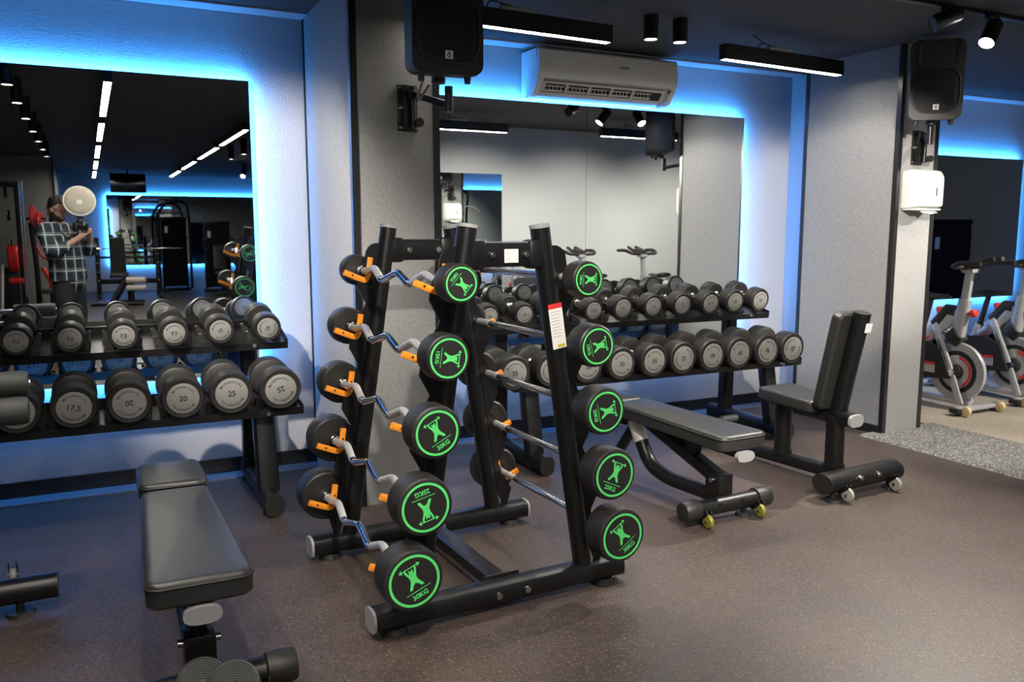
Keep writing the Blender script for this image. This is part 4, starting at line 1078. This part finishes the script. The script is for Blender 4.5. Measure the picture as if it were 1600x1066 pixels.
for z, k in ((.0, 1.05), (.03, 1.09), (.07, 1.13), (.10, 1.14), (.125, 1.1), (.142, .8), (.15, .3)):
    rw, rf, rb = {0: (.074, .05, .092), 1: (.077, .078, .101)}.get(0 if z < .02 else 1)
    f = 1 if z < .07 else {.07: .97, .10: .84, .125: .62, .142: .5, .15: .4}[z]
    fr = .015 if z < .05 else (.055 if z < .08 else .088)
    rings.append([Hc+hu*z+lf*(rw*k*f*math.cos(a)*(1+.05*math.sin(9*a+z*90)))+hf*((fr*f*k if math.sin(a) > 0 else rb*k*f)*math.sin(a)*(1+.05*math.cos(11*a+z*70))) for a in [2*PI*q/40 for q in range(40)]])
# fringe clears the brow: the front of the lower rings stays behind the temples
obj('hair', G().rings([[Hc-hu*.035-hf*.05+lf*(.070*math.cos(a))+hf*(.03*math.sin(a) if math.sin(a) > 0 else .046*math.sin(a)) for a in [2*PI*q/40 for q in range(40)]]]+rings), 'hair', per, 80)
hm = [o for o in per.children if o.name.startswith('hair')][0]; hs = hm.modifiers.new('sub', 'SUBSURF'); hs.levels = hs.render_levels = 2
ht = bpy.data.textures.new('curls', 'CLOUDS'); ht.noise_scale = .018; hd = hm.modifiers.new('curls', 'DISPLACE'); hd.texture = ht; hd.strength = .022
rings = []
for z, rw, rf in ((-.02, .076, .06), (-.045, .074, .085), (-.06, .073, .097), (-.075, .070, .099), (-.10, .060, .092), (-.122, .045, .078), (-.138, .02, .058)):
    rings.append([Hc+hu*z+lf*(rw*1.04*math.cos(a))+hf*(rf*1.03*math.sin(a)) for a in [PI*q/18 for q in range(19)]] + [Hc+hu*z+lf*(rw*.8*math.cos(a))+hf*(rf*.8*math.sin(a)) for a in [PI*q/18 for q in range(18, -1, -1)]])
obj('beard', G().rings(rings), 'hair', per, 80)
g = G()
for s in (-1, 1):
    c = Hc+hf*.102+hu*.012+lf*(s*.034)
    g.rings([[c+lf*(q*math.cos(a))+hu*(q*.8*math.sin(a))+hf*dz for a in [2*PI*j/20 for j in range(20)]] for q, dz in ((.024, 0), (.0275, .001), (.024, .003), (.0205, .001))], cap=False, closed=True)
    g.tube([c+lf*(s*.026)+hu*.006, Hc+lf*(s*.082)+hf*.0+hu*.012], .0025, n=6)
g.tube([Hc+hf*.104+hu*.015+lf*.010, Hc+hf*.106+hu*.018, Hc+hf*.104+hu*.015-lf*.010], .0025, n=6)
obj('glasses', g, 'black_trim', per)
obj('camera_strap', G().tube(fillet([LS*.5+ct*.5+up*.10, ct+fw*.16-up*.06+lf*.05, W(-.09, -.15, 1.33), W(-.07, -.12, 1.40)], .08, 6), .018, .003, 10, up=fw), 'black_trim', per)
# the camera itself, wholly behind its own lens
wv = (cw*math.cos(R(7.65)) - up*math.sin(R(7.65))).normalized(); uv = cr.cross(wv)*1
pc = thing('photo_camera', 'black camera with a round white flash diffuser, held by the person', 'camera', (0, 0, 1.4))
E3 = Matrix((cr, wv, cr.cross(wv))).transposed()
Z3 = cr.cross(wv)
obj('lens', G().lathe([(.024, -.030), (.030, -.022), (.033, -.022), (.034, -.05), (.036, -.06), (.036, -.105)], (0, 0, 0), wv, 28), 'rubber', pc)
obj('front_glass', G().lathe([(.0245, -.029), (.0245, -.033)], (0, 0, 0), wv, 24), 'screen', pc)
obj('body', G().box(-wv*.135, (.135, .06, .09), rot=E3, bev=.01).box(-wv*.135+cr*.055, (.03, .085, .09), rot=E3, bev=.012).box(-wv*.135+Z3*.055, (.055, .06, .035), rot=E3, bev=.008), 'rubber', pc)
fh = -wv*.135+Z3*.08
dc = V((-.05, -.075, .283)); dn = (V((0, 1, 0))+up*.12).normalized()
obj('flash_head', G().tube([fh, fh+Z3*.05, V((-.06, -.11, .17))], .03, .025, 12, sq=4), 'rubber', pc)
df = obj('flash_diffuser', G().lathe([(.03, -.075), (.06, -.06), (.135, -.012), (.149, -.006), (.152, .0), (.148, .006), (.10, .012), (.05, .015), (.002, .016)], dc, dn, 40), 'diffuser', pc, 60, label='round off-white cloth diffuser')
obj('rim', G().lathe([(.146, -.004), (.154, -.004), (.156, .003), (.150, .008), (.144, .007)], dc, dn, 40), 'label', df)
obj('label_patch', G().box(dc+dn*.0165-up*.01, (.05, .002, .045), rot=rot('X', 7)), 'label', df, 0)

# ------------------------------------------------------------------ machines at the back of the hall, seen in the mirrors
def stack_machine(label, x, y, rz, h=1.45, seat=True, arch=False, m='steel'):
    root = thing('weight_machine', label, 'weight machine', (x, y, 0), rz)
    poly = [(-.26, .12), (.26, .12), (.26, h-.08), (.235, h-.02), (.18, h), (-.18, h), (-.235, h-.02), (-.26, h-.08)]
    obj('shroud', G().prism(poly, (0, .12, 0), (1, 0, 0), (0, 0, 1), .035).bevel(.006, 2), 'screen', root)
    gb = G().box((0, .12, .05), (.62, .09, .08), bev=.01)
    if not arch: gb.box((0, -.45, .05), (.08, 1.2, .07), bev=.01).box((0, -1.0, .05), (.5, .08, .07), bev=.01)
    obj('base_frame', gb, m, root)
    for s in (-1, 1): obj('upright', G().tube([(s*.25, .15, .06), (s*.25, .15, h+.02)], .03, .03, 12, sq=5), m, root)
    obj('top_frame', G().box((0, .15, h+.03), (.58, .08, .06), bev=.012), m, root)
    g = G()
    for k in range(12): g.box((0, .19, .16+k*.055), (.30, .10, .048), bev=.004)
    obj('weight_stack', g, 'steel_b', root)
    obj('label', G().box((.17, .08, h-.22), (.06, .002, .14)), 'label', root, 0)
    if seat:
        obj('seat_post', G().tube([(0, -.5, .08), (0, -.5, .42)], .035, .035, 12, sq=5), m, root)
        obj('seat_pad', pad_mesh(.34, .3, -.70, -.32, .50, .07), 'leather', root)
        b = obj('back_pad', pad_mesh(.28, .26, 0, .55, 0, .07), 'leather', root); b.rotation_euler = (R(80), 0, 0); b.location = (0, -.30, .55)
        b.location = (0, -.22, .52)
        for s in (-1, 1): obj('lever', G().tube(fillet([(s*.24, .05, h-.3), (s*.36, -.3, h-.35), (s*.36, -.55, 1.0), (s*.30, -.70, .95)], .1), .02, n=12), m, root)
    if arch:
        obj('arch', G().tube(fillet([(-.34, .1, .06), (-.34, .1, 1.7), (-.2, -.2, 2.0), (.2, -.2, 2.0), (.34, .1, 1.7), (.34, .1, .06)], .18, 6), .03, n=14), m, root)
        obj('pull_bar', G().tube(fillet([(-.5, -.25, 1.66), (-.3, -.25, 1.76), (.3, -.25, 1.76), (.5, -.25, 1.66)], .1), .014, n=10), 'chrome', root)
    return root
stack_machine('black arched cable machine reflected in the small mirror on the pale partition', 5.42, 4.72, 0, 1.62, False, True).scale = (.6, 1, 1)
stack_machine('black weight machine reflected in the bike room mirror beside the pillar', 9.1, 3.7, 200, 1.45, False)
stack_machine('black weight machine reflected beside the barbell rack in the left mirror', 2.55, -9.6, 180, 1.5, True)
stack_machine('black arched weight machine reflected at the middle of the left mirror, behind the bench', 1.75, -10.3, 170, 1.6, False, True)
# plate machine with red parts at the left of the mirror
rm_ = thing('cable_machine', 'black cable machine with a red drum, leftmost in the left mirror', 'weight machine', (-1.05, -5.3, 0))
for x, y in ((-.30, 0), (.12, 0), (.12, -.35), (-.3, -.35)): obj('upright', G().tube([(x, y, .03), (x, y, 2.1)], .035, .035, 12, sq=5), 'steel', rm_)
for z in (.06, 2.08): obj('cross_member', G().box((-.09, 0, z), (.5, .07, .07), bev=.01).box((-.09, -.35, z), (.5, .07, .07), bev=.01).box((.12, -.17, z), (.07, .36, .07), bev=.01).box((-.3, -.17, z), (.07, .36, .07), bev=.01), 'steel', rm_)
obj('red_drum', G().lathe([(.02, -.07), (.18, -.07), (.205, -.05), (.205, .05), (.18, .07), (.02, .07)], (.02, .10, .95), (1, 0, .0), 32), 'redpaint', rm_, label='red round drum')
obj('red_roller', G().lathe([(.03, -.10), (.045, -.09), (.045, .09), (.03, .10)], (.04, .12, .60), (1, 0, 0), 20), 'redpaint', rm_, label='red roller pad')
obj('white_rod', G().cyl((-.13, .14, .86), (-.18, .20, .10), .024), 'white', rm_)
for x in (.16, .20): obj('guide_rod', G().cyl((x, .06, .35), (x, .06, 2.12), .014), 'chrome', rm_)
for z, x in ((1.95, -.02), (1.15, .0), (1.6, .0)): obj('pulley', G().lathe([(.02, -.02), (.09, -.02), (.075, 0), (.09, .02), (.02, .02)], (x, .09, z), (1, 0, 0), 24), 'rubber', rm_)
obj('sign', G().box((-.26, .03, 2.2), (.12, .01, .22), rot=rot('Y', 12)), 'label', rm_, 0)
obj('weight_stack', G().box((-.09, -.17, .45), (.3, .2, .7), bev=.01), 'steel_b', rm_)
obj('base_tube', G().cyl((-.45, .22, .09), (.28, .22, .09), .045), 'steel', rm_)
lv = thing('lever_machine', 'black lever machine with a red curved arm, behind the person in the mirror', 'weight machine', (-.55, -5.75, 0))
obj('red_arm', G().tube(fillet([(-.12, .1, .78), (.0, .14, .55), (.02, .16, .12)], .2), .045, .03, 14, sq=4), 'redpaint', lv)
obj('red_bar', G().tube(fillet([(-.2, 0, 1.15), (-.10, .05, .92), (.1, .06, .93)], .08), .02, n=12), 'redpaint', lv)
obj('frame', G().tube(fillet([(-.2, 0, .05), (-.2, 0, .8), (-.24, 0, 1.5)], .2), .04, .04, 14, sq=5), 'steel', lv)
obj('base', G().box((-.03, .05, .04), (.42, .08, .07), bev=.01).box((-.2, -.2, .04), (.08, .6, .07), bev=.01), 'steel', lv)
for k in range(2): obj('red_plate', G().lathe([(.03, -.015), (.16, -.02), (.17, 0), (.16, .02), (.03, .015)], (-.20+.09*k, .05, 1.60-.1*k), (1, .2, 0), 28), 'redpaint', lv)
obj('weight_horn', G().cyl((-.30, .05, 1.55), (-.02, .08, 1.55), .025), 'chrome', lv)
obj('seat_pad', pad_mesh(.28, .28, .1, .5, .45, .07), 'leather', lv); obj('seat_post', G().tube([(0, .3, .05), (0, .3, .40)], .035, .035, 12, sq=5), 'steel', lv)
# bench press rack and a decline bench at the back
pr = thing('bench_press_rack', 'black bench press rack at the back of the left mirror, under the television', 'rack', (.72, -9.2, 0))
for s in (-1, 1):
    obj('upright', G().tube([(s*.56, 0, .02), (s*.56, 0, 1.22)], .045, .04, 12, sq=5), 'steel', pr)
    obj('base_foot', G().box((s*.56, .05, .03), (.07, .7, .06), bev=.01), 'steel', pr)
    for q in range(5): obj('hook_peg', G().cyl((s*.56, .04, .35+q*.18), (s*.56, .10, .35+q*.18), .014), 'zinc', pr)
obj('cross_member', G().box((0, 0, .82), (1.1, .04, .05), bev=.006).box((0, 0, .33), (1.1, .05, .10), bev=.006), 'steel', pr)
obj('bar', G().cyl((-1.05, .09, 1.0), (1.05, .09, 1.0), .014), 'chrome', pr)
obj('flat_pad', pad_mesh(.28, .28, .15, 1.2, .46, .07), 'leather', pr); obj('pad_post', G().tube([(0, .4, .05), (0, .4, .4)], .04, .04, 12, sq=5).tube([(0, 1.1, .03), (0, 1.1, .4)], .04, .04, 12, sq=5), 'steel', pr)
db = thing('decline_bench', 'black decline bench with two pale rollers, in the middle of the left mirror', 'bench', (.45, -7.0, 0), 6)
obj('base_bar', G().cyl((-.45, .1, .05), (.42, .1, .05), .035), 'steel', db); obj('leaning_beam', G().tube([(-.1, .1, .06), (.15, -.2, .52)], .05, .045, 14, sq=5), 'steel', db)
for z in (.33, .47): obj('roller', G().lathe([(.03, -.17), (.055, -.15), (.055, .15), (.03, .17)], (.30, .0, z), (1, 0, 0), 20), 'cream', db)
obj('seat_pad', pad_mesh(.3, .3, -.75, -.2, .58, .08), 'leather', db); b = obj('back_pad', pad_mesh(.28, .26, 0, .7, 0, .08), 'leather', db); b.rotation_euler = (R(85), 0, 0); b.location = (-.02, -.6, .55)
obj('post', G().tube([(.15, -.55, .02), (.15, -.55, .5)], .04, .04, 12, sq=5).box((.15, -.6, .04), (.5, .08, .06), bev=.01), 'steel', db)
tv = thing('television', 'black television hanging high on the far wall, seen in the left mirror', 'television', (.80, -9.0, 2.12))
obj('screen', G().box((0, 0, .19), (.66, .04, .38), bev=.006), 'screen', tv); obj('mount', G().box((0, -.05, .25), (.2, .06, .2)).cyl((0, -.06, .3), (0, -.06, CEIL-2.12), .02), 'steel', tv)
